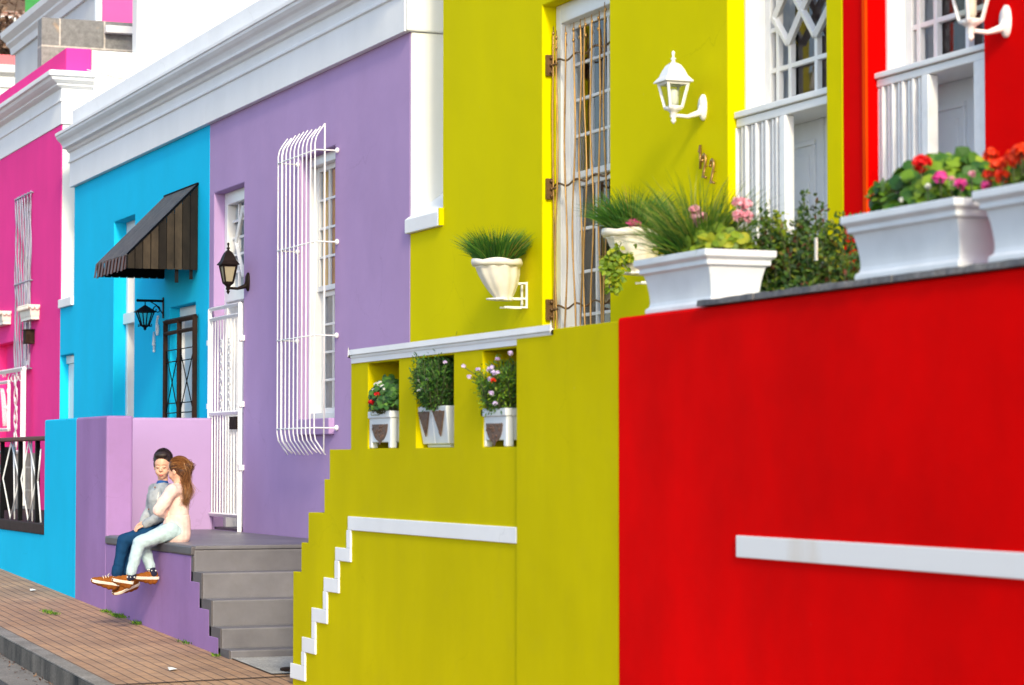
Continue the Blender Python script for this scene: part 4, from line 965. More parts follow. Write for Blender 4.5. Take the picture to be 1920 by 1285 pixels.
# white scroll gate at the pink house
g = thing('scroll_gate', 'white wrought iron gate with leafy scrolls at the left edge', 'gate', (W1 - .1, 34.3, 1.0))
x = W1 - .12; yr = U(42, x, 750); zt = H(42, 692, x); zb = H(42, 862, x)
mb = MB(); 
for y in (yr, yr - .12): mb.bar((x, y, 1.0), (x, y, zt), .045)
mb.bar((x, yr - .12, zt), (x, yr + 2, zt), .05); zi = H(10, 717, x); yi = U(17, x, 750); zi0 = H(10, 806, x)
mb.bar((x, yi, zi), (x, yi + 1.2, zi), .04); mb.bar((x, yi, zi0), (x, yi, zi), .04); mb.bar((x, yi, zi0), (x, yi + 1.2, zi0), .04); mb.bar((x, yr, zb + .1), (x, yr + 2, zb + .1), .04)
obj('frame', mb, IRONW, g, bevel=.004)
mb = MB()
yc = (yi + yr) / 2
for s in (0, pi):
    mb.tube([(x, yc + .11 * math.sin(s + 11 * f), zb + .1 + (zt - zb - .15) * f) for f in frange(0, 1, 40)], .007, 6)
for k in range(9):
    z = zb + .2 + (zt - zb - .25) * k / 8; sg = 1 if k % 2 else -1
    mb.lathe((0, 0, 0), [(.001, -.008), (.030, -.008), (.030, .008), (.001, .008)], 10)
    o = len(mb.v) - 40
    for i in range(o, len(mb.v)): a, b2, c_ = mb.v[i]; mb.v[i] = (x + c_, yc + sg * .06 + a, z + b2 * 1.5)
for k in range(4):
    mb.tube([(x, yr + .15 + .25 * k + .1 * math.sin(t), zt - .1 + .05 * math.cos(t * 1.0)) for t in frange(0, 5, 14)], .006, 5)
for k in range(5):
    f0 = k * .16; mb.tube([(x, yi + .08 + .3 * f + f0 * .5, zi0 + .05 + (zi - zi0 - .1) * math.sin(f * (1.2 + f0)) * .95) for f in frange(0, 1.2, 12)], .006, 5)
for k in range(6): mb.ball((x, yi + .12 + .16 * (k % 3), zi0 + .3 + .22 * (k // 2)), (.012, .028, .032), None, 8, 6)
obj('scrollwork', mb, IRONW, g)

# ================================================================== LANTERNS
def lantern(px, py0, py1, Y, X, lab, metal, glass, k=1.0, arm=True, name='wall_lantern', group=None):
    "coach lantern on a scrolled arm: finial, bell roof, four-sided glazed body, tail"
    zt, zb = P(px, py0, Y=Y).z, P(px, py1, Y=Y).z; h = zt - zb; x = X; c = lambda f: zt - h * f
    t = thing(name, lab, 'wall lantern', (W1, Y, zb), group)
    rw = .27 * h * k
    mb = MB(); mb.lathe((x, Y, 0), [(.002, c(0)), (.011 * h / .43, c(.02)), (.006, c(.09)), (.018, c(.11)), (.009, c(.14)), (.014, c(.16)), (.03, c(.175))], 12)
    mb.lathe((x, Y, 0), [(.03, c(.175)), (rw * .42, c(.20)), (rw * .62, c(.27)), (rw * .78, c(.35)), (rw * 1.08, c(.42)), (rw * 1.08, c(.438)), (rw * .8, c(.44))], 4, smooth=False)
    obj('roof', mb, metal, t, bevel=.004)
    mb = MB(); top = rw * .80; bot = rw * .45
    def cor(r, i): a = pi / 4 + i * pi / 2; return Vector((x + r * math.cos(a) , Y + r * math.sin(a), 0))
    zt_, zb_ = c(.44), c(.78)
    for i in range(4):
        a, b2 = cor(top, i), cor(bot, i); mb.bar((a.x, a.y, zt_), (b2.x, b2.y, zb_), .014 * h / .43)
        a2, b3 = cor(top, i + 1), cor(bot, i + 1); mb.bar((b2.x, b2.y, zb_), (b3.x, b3.y, zb_), .016 * h / .43); mb.bar((a.x, a.y, zt_ - .005), (a2.x, a2.y, zt_ - .005), .014 * h / .43)
    mb.lathe((x, Y, 0), [(bot * .95, c(.78)), (bot * .95, c(.80)), (.03, c(.83)), (.018, c(.86)), (.022, c(.90)), (.010, c(.93)), (.018, c(.95)), (.004, c(1))], 10)
    obj('cage', mb, metal, t)
    mb = MB(); vs = [Vector((cor(top * .97, i).x, cor(top * .97, i).y, zt_)) for i in range(4)] + [Vector((cor(bot * .97, i).x, cor(bot * .97, i).y, zb_)) for i in range(4)]
    mb.add(vs, [(0, 1, 5, 4), (1, 2, 6, 5), (2, 3, 7, 6), (3, 0, 4, 7)]); obj('glass', mb, glass, t)
    mb = MB(); mb.lathe((x, Y, 0), [(.015, c(.78)), (.028, c(.7)), (.028, c(.56)), (.012, c(.52))], 10); obj('bulb', mb, WOODW, t)
    mb = MB(); za = c(.88)
    mb.tube([(x, Y, za), (x + (W1 - x) * .45, Y, za - .004), (W1 - .035, Y, za + .02), (W1 - .01, Y, za + .05)], [.011 * h / .43, .012 * h / .43, .02 * h / .43, .028 * h / .43], 10); obj('arm', mb, metal, t)
    mb = MB(); n = 20; zc = za + .055 * h / .43; a_, b_ = .038 * h / .43, .078 * h / .43
    vs = []
    for (r, xx) in ((1, W1 - .001), (1, W1 - .015), (.7, W1 - .03)):
        for j in range(n): q = 2 * pi * j / n; vs.append((xx, Y + a_ * r * math.cos(q), zc + b_ * r * math.sin(q)))
    mb.add(vs, [(i * n + j, i * n + (j + 1) % n, (i + 1) * n + (j + 1) % n, (i + 1) * n + j) for i in range(2) for j in range(n)] + [tuple(range(2 * n, 3 * n))], True); obj('backplate', mb, metal, t)
    return t
lw = lantern(1287, 97, 234, 13.46, 6.40, 'white coach lantern on the yellow wall above the bronze house number', IRONW, LPANE, group='white coach lanterns')
q = P(1850, 80, Y=10.23); zo = q.z - P(1287, 234, Y=13.46).z
l2 = copy_tree(lw); l2.location = lw.location + Vector((0, 10.23 - 13.46, zo)); l2['label'] = 'large white coach lantern cut off at the top right corner on the red wall'
lantern(435, 455, 552, 23.14, 6.40, 'dark brown coach lantern with frosted glass beside the purple house door', BROWNM, FROST, k=.86)
# hanging black lantern of the blue house
Y = 26.39; X = 6.40; t = thing('hanging_lantern', 'black wrought iron lantern hanging from a bracket on the blue wall', 'wall lantern', (W1, Y, P(274, 622, Y=Y).z))
zt, zb = P(274, 572, Y=Y).z, P(274, 620, Y=Y).z; h = zt - zb
mb = MB(); mb.box(W1 - .012, W1 - .001, Y - .02, Y + .02, P(306, 597, Y=Y).z, P(306, 558, Y=Y).z); mb.bar((W1, Y, zt + .045), (X - .08, Y, zt + .045), .02)
mb.tube([(W1 - .01 - .06 - .045 * math.cos(a) * (1 - a / 9), Y, zt - .05 + .05 * math.sin(a) * (1 - a / 9)) for a in frange(0, 7, 20)], .006, 6); mb.tube([(W1 - .01, Y, zt - .09), (W1 - .08, Y, zt - .0), (W1 - .15, Y, zt + .04)], .006, 6)
mb.tube([(X, Y, zt + .045), (X, Y, zt)], .006, 6); mb.ball((X - .08, Y, zt + .045), .016, None, 8, 6); obj('bracket', mb, IRONB, t)
mb = MB(); mb.lathe((X, Y, 0), [(.005, zt), (.05, zt - h * .1), (.125, zt - h * .27), (.125, zt - h * .29), (.1, zt - h * .3)], 6, smooth=False)
for i in range(6):
    a = 2 * pi * i / 6 + pi / 6; ca, sa = math.cos(a), math.sin(a)
    mb.tube([(X + .1 * ca, Y + .1 * sa, zt - h * .28), (X + .045 * ca, Y + .045 * sa, zt - h * .8)], .007, 5); mb.tube([(X + .045 * ca, Y + .045 * sa, zt - h * .8), (X + .075 * ca, Y + .075 * sa, zt - h * .84), (X + .07 * ca, Y + .07 * sa, zt - h * .75)], .006, 5)
mb.lathe((X, Y, 0), [(.05, zt - h * .79), (.05, zt - h * .82), (.015, zt - h * .9), (.018, zt - h * .95), (.003, zt - h)], 8); obj('cage', mb, IRONB, t)
mb = MB(); mb.lathe((X, Y, 0), [(.095, zt - h * .3), (.042, zt - h * .8)], 6, smooth=False); obj('glass', mb, LPANE, t)

# ================================================================== AWNING
xo = P(238, 480, Y=24.99).x; YA, YB = 24.99, 26.35; ztp = P(370, 346, Y=YA).z; zv = P(240, 479, Y=YA).z; zsb = P(240, 503, Y=YA).z
aw = thing('metal_awning', 'dark sloping sheet-metal awning with striped brown side, over the blue house door', 'awning', (W1, 25.7, 3.5))
AWS = rough_mat('weathered_awning_sheet', (0.018, 0.019, 0.025), (0.085, 0.075, 0.075), 8, 60, .003, .45, (1, 1, 1))
AWP, nt, b = nodes('weathered_brown_strip'); tc = N(nt, 'ShaderNodeTexCoord').outputs['Object']; gi = N(nt, 'ShaderNodeNewGeometry').outputs['Random Per Island']
c_ = ramp(nt, gi, [(0, (0.008, 0.007, 0.007, 1)), (.5, (0.020, 0.016, 0.013, 1)), (1, (0.055, 0.043, 0.032, 1))]); b.inputs['Specular IOR Level'].default_value = .12; f_ = ramp(nt, noise(nt, tc, 7, 7, .65, (1, 1, .5)), [(0.3, (.45,) * 3 + (1,)), (0.7, (1.5, 1.4, 1.2, 1))])
nt.links.new(mixc(nt, 1.0, c_, f_, 'MULTIPLY'), b.inputs['Base Color']); b.inputs['Roughness'].default_value = .5; bump(nt, b, noise(nt, tc, 30, 5), .4, .003)
AWR = rough_mat('rust_red_valance', (0.04, 0.006, 0.005), (0.09, 0.016, 0.012), 8, 30, .003, .55)
mb = MB(); n = 28; up = Vector((xo - W1, 0, zv - ztp)).normalized(); nn = Vector((up.z, 0, -up.x))
if nn.z < 0: nn = -nn
for i in range(n):   # ribs of the sheet
    ya = YA + (YB - YA) * i / n; yb = ya + (YB - YA) / n; o = .012 if i % 2 else .0
    pa = Vector((W1 - .002, ya, ztp)) + nn * o; pb = Vector((xo, ya, zv)) + nn * o
    mb.prism([pa, pb, pb - nn * (.008 + o), pa - nn * (.008 + o)], (0, yb - ya - .0004, 0))
obj('sheet', mb, AWS, aw)
mb = MB(); cols = 9
for s_, yy in enumerate((YA, YB)):
    mb = MB()
    for i in range(cols):
        x0 = xo + (W1 - .004 - xo) * i / cols + .004; x1 = xo + (W1 - .004 - xo) * (i + 1) / cols - .004
        f = lambda xx: zv + (ztp - zv) * (xx - xo) / (W1 - xo) - .012
        yq = yy + (.002 * (i % 3)) - (.006 if s_ == 0 else 0)
        mb.prism([(x0, yq, zsb), (x1, yq, zsb), (x1, yq, f(x1)), (x0, yq, f(x0))], (0, .006, 0))
    obj('side_panel', mb, AWP, aw)
    mb = MB(); mb.prism([(xo + .002, yy + (.004 if s_ == 0 else -.01), zsb + .01), (W1 - .004, yy + (.004 if s_ == 0 else -.01), zsb + .01), (W1 - .004, yy + (.004 if s_ == 0 else -.01), ztp - .03)], (0, .006, 0)); obj('side_lining', mb, IRONB, aw)
mb = MB(); n = 18
for i in range(n):
    ya = YA + (YB - YA) * i / n; yb = YA + (YB - YA) * (i + 1) / n; xx = xo - (.012 if i % 2 else 0); zz = zsb - .01 - .012 * math.sin((i % 3) * 1.5)
    mb.prism([(xx, ya, zv + .004), (xx, yb - .006, zv + .004), (xx - .02, yb - .006, zz), (xx - .02, ya, zz)], (.006, 0, 0))
obj('valance', mb, AWR, aw)
mb = MB(); mb.bar((W1 - .01, YA - .004, ztp + .01), (W1 - .01, YB, ztp + .01), .02); mb.bar((xo, YA - .008, zv + .01), (W1, YA - .008, ztp + .01), .016); mb.bar((xo, YA - .01, zsb), (xo, YA - .01, zv), .02)
for px, py in ((331, 530), (358, 524)):
    p = P(px, py, Y=YA + .05); mb.bar((p.x, YA + .05, p.z), (p.x, YA + .05, zsb + .1), .035)
obj('frame', mb, IRONB, aw)

# ================================================================== HOUSE NUMBERS
def digits(parent, txt, pts, size, mat, depth=.02, tilt=0):
    for ch, (y, z) in zip(txt, pts):
        strokes = {'1': [[(.1, .75), (.25, 1), (.25, 0)]], '2': [[(0, .75), (.08, .93), (.25, 1), (.43, .93), (.5, .75), (.42, .55), (0, .02), (.25, .05), (.52, 0)]],
                   '4': [[(.38, 0), (.38, .98), (0, .32), (.55, .32)]], '6': [[(.45, .95), (.2, .8), (.02, .45), (.02, .2), (.15, .02), (.35, .02), (.5, .2), (.48, .42), (.3, .52), (.1, .42), (.02, .25)]], '9': [[(.5, .75), (.4, .95), (.2, 1), (.04, .88), (0, .68), (.12, .52), (.32, .5), (.5, .7), (.46, .35), (.2, 0)]]}[ch]
        mb = MB()
        for st in strokes: mb.tube([(W1 - depth, y - a * size * .62, z + b2 * size) for a, b2 in st], size * .055, 8)
        mb.ball((W1 - depth, y - strokes[0][0][0] * size * .62, z + strokes[0][0][1] * size), size * .075, None, 8, 6)
        mb.tube([(W1, y - .25 * size * .6, z + size * .5), (W1 - depth, y - .25 * size * .6, z + size * .5)], .004, 5)
        obj('digit', mb, mat, parent)
t = thing('house_number', 'bronze house number 122 on the yellow wall under the white lantern', 'house number', (W1 - .02, 13.3, 3.3))
sz = P(1330, 290, X=W1).z - P(1330, 330, X=W1).z
dg = [P(1316, 318, X=W1), P(1323, 335, X=W1), P(1338, 345, X=W1)]
digits(t, '122', [(d.y, d.z) for d in dg], sz * 1.12, BRASS)
t = thing('house_number', 'white house number on the blue wall below the hanging lantern', 'house number', (W1 - .02, 26.6, 2.9))
d0, d1 = P(290, 659, X=W1), P(297, 629, X=W1)
digits(t, '46', [(d0.y, d0.z), (d1.y, d1.z)], .205, WOODW)
# ================================================================== PLANTS
def rv(s=1): return Vector((R.gauss(0, s), R.gauss(0, s), R.gauss(0, s)))
def grass_plant(c, r, n, L, lab, mat, w=.0045, droop=.55, spread=.7, name='grass_plant', ry=None, group=None):
    mb = MB()
    for _ in range(n):
        a = R.uniform(0, 2 * pi); q = math.sqrt(R.random()); p = Vector((c[0] + r * q * math.cos(a), c[1] + (ry or r) * q * math.sin(a), c[2]))
        d = Vector((math.cos(a) * spread * q * R.uniform(.3, 1.2), math.sin(a) * spread * q * R.uniform(.3, 1.2), 1)) + rv(.16)
        mb.blade(p, d, L * R.uniform(.55, 1.1), w * R.uniform(.7, 1.3), Vector((math.cos(a) * .5, math.sin(a) * .5, -droop * R.uniform(.2, 1.4))))
    return tag(obj(name, mb, mat, recalc=False), lab, 'grass plant', group)
def flowerhead(mb, c, r, n, pr):
    for _ in range(n):
        d = rv().normalized(); d.z = abs(d.z) * .8 + .05 if R.random() < .8 else d.z
        p = Vector(c) + d * r * R.uniform(.7, 1); mb.disc(p, d + rv(.35), pr * R.uniform(.8, 1.2), 6, .25)
def geranium(c, rx, ry, h, n, lab, blooms, leafr=.032, name='geranium', extra=None, mat=None):
    t = thing(name, lab, 'flowering plant', c)
    st = MB(); lf = MB(); c = Vector(c)
    for _ in range(n):
        a = R.uniform(0, 2 * pi); q = math.sqrt(R.random())
        top = c + Vector((rx * q * math.cos(a) * 1.1, ry * q * math.sin(a) * 1.1, h * R.uniform(.25, 1) * (1 - .45 * q * q)))
        base = c + Vector((rx * q * .6 * math.cos(a), ry * q * .6 * math.sin(a), 0))
        if R.random() < .5: st.tube([base, base.lerp(top, .5) + rv(.01), top], [.004, .003, .002], 5)
        nrm = Vector((math.cos(a) * .5 - .25, math.sin(a) * .5 - .3, R.uniform(.3, 1))) + rv(.3)
        lf.disc(top, nrm, leafr * R.uniform(.6, 1.25), 9, -.12)
    for (bx, by, bz, br, bm) in blooms:
        st.tube([c + Vector((0, (by - c.y) * .6, 0)), Vector((bx, by, bz - .08)), Vector((bx, by, bz))], [.004, .003, .003], 5)
    obj('stems', st, STEM, t); obj('leaves', lf, mat or GERL, t, recalc=False)
    for (bx, by, bz, br, bm) in blooms:
        mb = MB(); flowerhead(mb, (bx, by, bz), br, int(40 + br * 900), br * .42); obj('bloom', mb, bm, t, recalc=False)
    return t
def bushy(c, rx, ry, h, nst, nlf, lab, mat, L=.04, W=.018, name='shrub', cat='shrub', lean=0, shape=1.0, blooms=None, group=None, fmin=.12):
    t = thing(name, lab, cat, c, group); st = MB(); lf = MB(); c = Vector(c)
    for k in range(nst):
        a = R.uniform(0, 2 * pi); q = math.sqrt(R.random())
        hh = h * R.uniform(.55, 1) * (1 - .35 * q * shape)
        pts = [c + Vector((rx * q * .4 * math.cos(a), ry * q * .4 * math.sin(a), 0))]
        for i in range(1, 5):
            f = i / 4; pts.append(c + Vector((rx * q * (.4 + .6 * f) * math.cos(a), ry * q * (.4 + .6 * f) * math.sin(a), hh * f)) + rv(.012))
        st.tube(pts, [.006, .005, .004, .003, .0015], 5)
        for _ in range(nlf):
            f = R.uniform(fmin, 1) * 3.999; i = int(f); p = pts[i].lerp(pts[i + 1], f - i)
            d = (rv() + Vector((0, 0, .35))).normalized(); p = p + d * R.uniform(0, .045)
            lf.leaf(p, d, rv(.5) + Vector((-.3, -.4, 1)), L * R.uniform(.6, 1.3), W * R.uniform(.7, 1.3))
    obj('stems', st, STEM, t); obj('leaves', lf, mat, t, recalc=False)
    for (bx, by, bz, br, bm) in (blooms or []):
        mb = MB(); flowerhead(mb, (bx, by, bz), br, 14, br * .7); obj('bloom', mb, bm, t, recalc=False)
    return t
def at(px, py, X): p = P(px, py, X=X); return (p.x, p.y, p.z)
# pots on the yellow house wall
grass_plant((6.385, 16.25, P(930, 492, Y=16.25).z), .125, 1500, .26, 'short spiky dark green grass in the left wall pot', GRASSD, .0032, .45, .8)
grass_plant((xB, yB2, P(1184, 436, Y=yB2).z), .13, 1300, .29, 'bushy green grass in the scalloped pot right of the gold-barred window', GRASSD, .004, .7, 1.0)
mb = MB(); q = P(1189, 421, Y=yB2 - .15); flowerhead(mb, q, .035, 50, .018); tag(obj('flower', mb, PETM, recalc=False), 'single hot pink bloom at the rim of the scalloped wall pot', 'flower')
# trailing lime creeper below the scalloped pot
t = thing('trailing_plant', 'lime green creeper trailing down beside the scalloped wall pot', 'trailing plant', (xB - .05, yB2 + .2, 2.4)); st = MB(); lf = MB()
for path in ([(1150, 470), (1138, 500), (1150, 520)], [(1165, 455), (1148, 495), (1140, 530), (1156, 545)], [(1180, 480), (1200, 470), (1225, 462), (1240, 458)], [(1175, 475), (1165, 500), (1150, 540)]):
    pts = [P(a, b_, Y=yB2 - .08) for a, b_ in path]; st.tube(pts, .003, 5)
    for _ in range(75):
        f = R.random() * (len(pts) - 1.001); i = int(f); p = pts[i].lerp(pts[i + 1], f - i) + rv(.02); lf.leaf(p, rv() + Vector((0, 0, -.5)), Vector((-.4, -1, .4)) + rv(.4), .038, .03)
obj('stems', st, STEM, t); obj('leaves', lf, LIMEL, t, recalc=False)
# trough 1
tz = zR + .23; Y1 = (t1[0] + t1[1]) / 2; X1 = W0 + .15
grass_plant((X1, Y1 + .05, tz), .08, 1050, .46, 'tall arching fountain grass in the nearest-to-yellow trough', GRASS, .0036, 1.1, .8, ry=.22)
bl = []
for px, py, r in ((1303, 396, .028), (1314, 408, .026), (1309, 418, .022), (1300, 408, .02)): bl.append((X1 - .05, P(px, py, X=X1 - .05).y, P(px, py, X=X1 - .05).z, r, PETP))
for px, py, r in ((1386, 382, .03), (1398, 384, .028), (1384, 404, .026), (1401, 406, .026)): q = P(px, py, Y=t1[0] + .04); bl.append((q.x, q.y, q.z, r, PETP))
geranium((X1, t1[0] + .2, tz), .13, .20, .17, 420, 'pale pink geranium with lime leaves in the trough beside the yellow wall', bl, .026, mat=LIMEL)
bushy((X1 - .02, t1[1] - .22, tz), .10, .16, .12, 26, 26, 'low reddish ground plant at the far end of the first trough', BUSHL, .028, .014, 'low_plant', 'plant')
# hedge behind the red wall
for (px, X, top, rx, ry, lab, m_) in ((1445, 5.72, 385, .17, .24, 'lime flecked shrub rising right behind the pale pink geraniums', LIMEL), (1495, 5.75, 342, .16, .22, 'tallest dark leafy shrub behind the red wall, in front of the white slat gate', BUSHL), (1560, 5.72, 372, .16, .24, 'thin twiggy shrub behind the red wall next to the second trough', BUSHL)):
    q = P(px, top, X=X); bushy((X, q.y, 1.3), rx, ry, q.z - 1.22, 75, 150, lab, m_, .030, .019, shape=.35, group='shrubs behind the red wall', fmin=.5)
for (px, X, top, lab) in ((1460, 5.62, 430, 'dense low dark bush filling the gap beside the first trough'), (1540, 5.62, 430, 'dense low dark bush filling the gap beside the second trough')):
    q = P(px, top, X=X); bushy((X, q.y, 1.35), .13, .30, q.z - 1.35, 90, 120, lab, BUSHL, .03, .02, shape=.2, group='shrubs behind the red wall', fmin=.55)
mb = MB(); a, b_ = P(1529, 446, X=5.53), P(1527, 489, X=5.53); mb.box(a.x, a.x + .006, a.y - .009, a.y + .009, b_.z, a.z); tag(obj('plant_marker', mb, CREAM), 'cream plant marker stick standing among the shrubs behind the red wall', 'plant marker')
# trough 2
Y2 = (t2[0] + t2[1]) / 2; tz2 = zw + .23; bl = []
for px, py, r, m_ in ((1728, 307, .052, PETR), (1764, 334, .04, PETM), (1801, 347, .036, PETM), (1822, 327, .02, PETP), (1740, 350, .018, PETW), (1690, 375, .016, PETW), (1784, 336, .018, PETP)):
    q = P(px, py, X=X1 - .15); bl.append((q.x, q.y, q.z, r * .64, m_))
geranium((X1, Y2, tz2), .13, .43, .25, 680, 'leafy geranium with one red and several magenta blooms in the middle trough', bl, .030)
bl = []
for px, py, r, m_ in ((1858, 292, .04, PETO), (1872, 312, .045, PETO), (1900, 296, .05, PETO), (1916, 285, .05, PETO), (1855, 330, .035, PETO), (1850, 348, .03, PETM), (1880, 330, .04, PETO)):
    q = P(px, py, X=X1 - .15); bl.append((q.x, q.y, q.z, r * .64, m_))
geranium((X1, t3y1 - .38, tz2), .13, .40, .24, 700, 'geranium with orange-red blooms in the trough at the right edge', bl, .030)
# niche plants
def cN(N_, a, b_): X, d, y0, y1, z1 = N_; return W0 + .05, (U(a, W0 + .02) + U(b_, W0 + .02)) / 2, z1 - .02
x, y, z = cN(N1, 694, 748); bl = [(P(708, 741, X=x - .08).x, P(708, 741, X=x - .08).y, P(708, 741, X=x - .08).z, .02, PETR), (P(696, 755, X=x - .1).x, P(696, 755, X=x - .1).y, P(696, 755, X=x - .1).z, .018, PETR)] + [(P(a, b_, X=x - .06).x, P(a, b_, X=x - .06).y, P(a, b_, X=x - .06).z, .016, PETW) for a, b_ in ((713, 720), (718, 726), (706, 722), (703, 733), (722, 731))]
geranium((x, y, z), .09, .22, .24, 800, 'leafy plant with two red and several white blooms in the first niche pot', bl, .02, mat=DEEPL, name='niche_plant')
x, y, z = cN(N2, 776, 851); bushy((x, y, z), .12, .31, .36, 120, 70, 'bushy green daisy plant overflowing the middle niche pot', DEEPL, .026, .008, 'niche_plant', 'plant', shape=.4, blooms=[(P(a, b_, X=x - .1).x, P(a, b_, X=x - .1).y, P(a, b_, X=x - .1).z, .009, m_) for a, b_, m_ in ((785, 715, PETW), (800, 712, PETW), (791, 729, PETW), (786, 733, PETW), (834, 680, PETL))])
bushy((x + .17, y - .02, z + .05), .07, .22, .38, 60, 70, 'dark foliage at the back of the middle niche', DEEPL, .03, .014, 'niche_foliage', 'plant', shape=.3)
x, y, z = cN(N3, 898, 971); fl = [(a, b_, PETL) for a, b_ in ((869, 688), (896, 694), (880, 707), (917, 693), (923, 690), (925, 699), (932, 700), (919, 711), (933, 675), (957, 663), (921, 738), (928, 757))] + [(925, 714, PETO)]
bushy((x, y, z), .12, .28, .30, 100, 60, 'lilac flowering daisy plant with trailing leaves in the niche pot nearest the pier', GERL, .022, .009, 'niche_plant', 'plant', shape=.4, blooms=[(P(a, b_, X=x - .12).x, P(a, b_, X=x - .12).y, P(a, b_, X=x - .12).z, .012, m_) for a, b_, m_ in fl])
t = thing('flower_stalks', 'thin arching stalks carrying the lilac daisies out of the last niche', 'flower stalks', (x, y, z)); mb = MB()
for a, b_, _ in fl:
    q = P(a, b_, X=x - .12); mb.tube([(x, y, z), ((x + q.x) / 2, (y + q.y) / 2 - .01, (z + q.z) / 2 + .05), q], .0022, 4)
obj('stalks', mb, STEM, t)
# weeds along the foot of the purple wall
def weed(px, py, X, n, L, lab, s=.05, long=.05):
    q = P(px, py, X=X); z = gz(q.y); mb = MB()
    for _ in range(n):
        p = Vector((X + R.gauss(0, s * .4), q.y + R.gauss(0, long), z)); mb.blade(p, Vector((R.gauss(-.3, .5), R.gauss(0, .5), 1)), L * R.uniform(.4, 1.2), .004, rv(.5))
        if R.random() < .5: mb.leaf(p + Vector((0, 0, .005)), rv() + Vector((-.3, 0, .4)), Vector((0, 0, 1)) + rv(.4), L * .5, L * .3)
    tag(obj('weed', mb, GERL, recalc=False), lab, 'weed', 'weeds on the pavement')
weed(222, 1162, W0 - .03, 170, .04, 'thickest weed clump at the foot of the purple wall below the children', .05, .14)
weed(200, 1155, W0 - .03, 70, .035, 'small weed tuft just left of the thickest clump by the purple wall', .04, .07)
weed(256, 1174, W0 - .03, 60, .045, 'weed tuft at the purple wall right of the thickest clump', .04, .05)
weed(345, 1212, W0 - .03, 40, .03, 'tiny weeds by the purple wall near the bottom step', .04, .1)
weed(405, 1230, W0 - .04, 40, .03, 'tiny weeds at the corner of the bottom step', .04, .05)
p = P(95, 1150, Z=gz(23)); 
mb = MB()
for _ in range(170):
    y = 22.0 + R.gauss(0, .25); 
p0 = P(93, 1150, X=4.72); yw_, xw_ = p0.y, 4.72
best = min(((abs(P(93, 1150, X=xx / 100).z - gz(P(93, 1150, X=xx / 100).y)), xx / 100) for xx in range(405, 519)))
xw_ = best[1]; yw_ = P(93, 1150, X=xw_).y
for _ in range(150):
    p = Vector((xw_ + R.gauss(0, .02), yw_ + R.uniform(-.3, .3), gz(yw_))); mb.blade(p, Vector((R.gauss(0, .6), R.gauss(0, .6), 1)), .035 * R.uniform(.4, 1.2), .004, rv(.5))
tag(obj('weed', mb, GERL, recalc=False), 'line of grass growing in a joint of the brick pavement', 'weed', 'weeds on the pavement')
def ground_at(px, py):
    b2 = min(((abs(P(px, py, X=xx / 100).z - gz(P(px, py, X=xx / 100).y)), xx / 100) for xx in range(340, 519)))
    q = P(px, py, X=b2[1]); return Vector((b2[1], q.y, gz(q.y)))
for px, py, lab in ((61, 1108, 'scrap of white paper on the brick pavement near the blue wall'), (322, 1257, 'scrap of white paper on the brick pavement before the steps')):
    g0 = ground_at(px, py); mb = MB(); mb.add([g0 + Vector((-.03, -.04, .004)), g0 + Vector((.03, -.05, .012)), g0 + Vector((.035, .05, .006)), g0 + Vector((-.02, .04, .02)), g0 + Vector((0, 0, .022))], [(0, 1, 4), (1, 2, 4), (2, 3, 4), (3, 0, 4)]); tag(obj('paper_scrap', mb, LITTER), lab, 'litter')
g0 = P(532, 1246, X=W0 + .22); mb = MB(); zc = gz(17.75) + .012; mb.lathe((W0 + .24, 17.78, zc), [(.11, 0), (.11, .012), (.10, .016), (.001, .016)], 20); tag(obj('drain_cover', mb, RUST), 'rusty round drain cover at the foot of the yellow wall by the steps', 'drain cover')
# dry leaves / dirt in the gutter
mb = MB()
for _ in range(260):
    y = R.uniform(15, 30); p = Vector((KX0 - abs(R.gauss(0, .07)) - .01, y, gz(y) - .155)); mb.leaf(p, rv(), Vector((0, 0, 1)) + rv(.3), .03, .015)
tag(obj('gutter_leaves', mb, TREEL, recalc=False), 'dry leaves and grit scattered along the gutter', None, None, 'stuff')

# ================================================================== THE TWO CHILDREN
WR = bpy.data.textures.new('cloth_folds', 'CLOUDS'); WR.noise_scale = .06; WR.noise_depth = 2
def folds(o, s):
    d = o.modifiers.new('folds', 'DISPLACE'); d.texture = WR; d.strength = s; d.mid_level = .5
def remesh(o, vox, sm=4, fac=.5):
    r = o.modifiers.new('remesh', 'REMESH'); r.mode = 'VOXEL'; r.voxel_size = vox; r.use_smooth_shade = True
    if sm: s = o.modifiers.new('smooth', 'SMOOTH'); s.iterations = sm; s.factor = fac
def J(zx, zy, Y): return P(140 + zx / 3.57, 800 + zy / 3.57, Y=Y)
def cloth(name, col, rough=.85, fold=.5, scale=16):
    m, nt, b = nodes(name); tc = N(nt, 'ShaderNodeTexCoord').outputs['Object']
    lo = tuple(v * .82 for v in col) + (1,); hi = tuple(min(1, v * 1.1) for v in col) + (1,)
    nt.links.new(ramp(nt, noise(nt, tc, scale, 5, .6), [(0.32, lo), (0.66, hi)]), b.inputs['Base Color']); b.inputs['Roughness'].default_value = rough
    b.inputs['Specular IOR Level'].default_value = .15
    n1 = bump(nt, b, noise(nt, tc, scale * .9, 3, .5, (1, 1, .55)), fold, .02); bump(nt, b, noise(nt, tc, 300, 2), .3, .001, n1); return m
SKIN = nodes('skin')[0]; b = SKIN.node_tree.nodes['Principled BSDF']; b.inputs['Base Color'].default_value = (.72, .40, .27, 1); b.inputs['Roughness'].default_value = .5; b.inputs['Subsurface Weight'].default_value = .12; b.inputs['Subsurface Radius'].default_value = (.01, .004, .002)
LIP = paint('lip', (.55, .14, .11), .5, 0, .05, 9, 0); EYE = paint('eyelid_shadow', (.10, .045, .03), .6, 0, .1, 9, 0); BROW = paint('eyebrow_hair', (.22, .12, .08), .8, 0, .1, 9, 0)
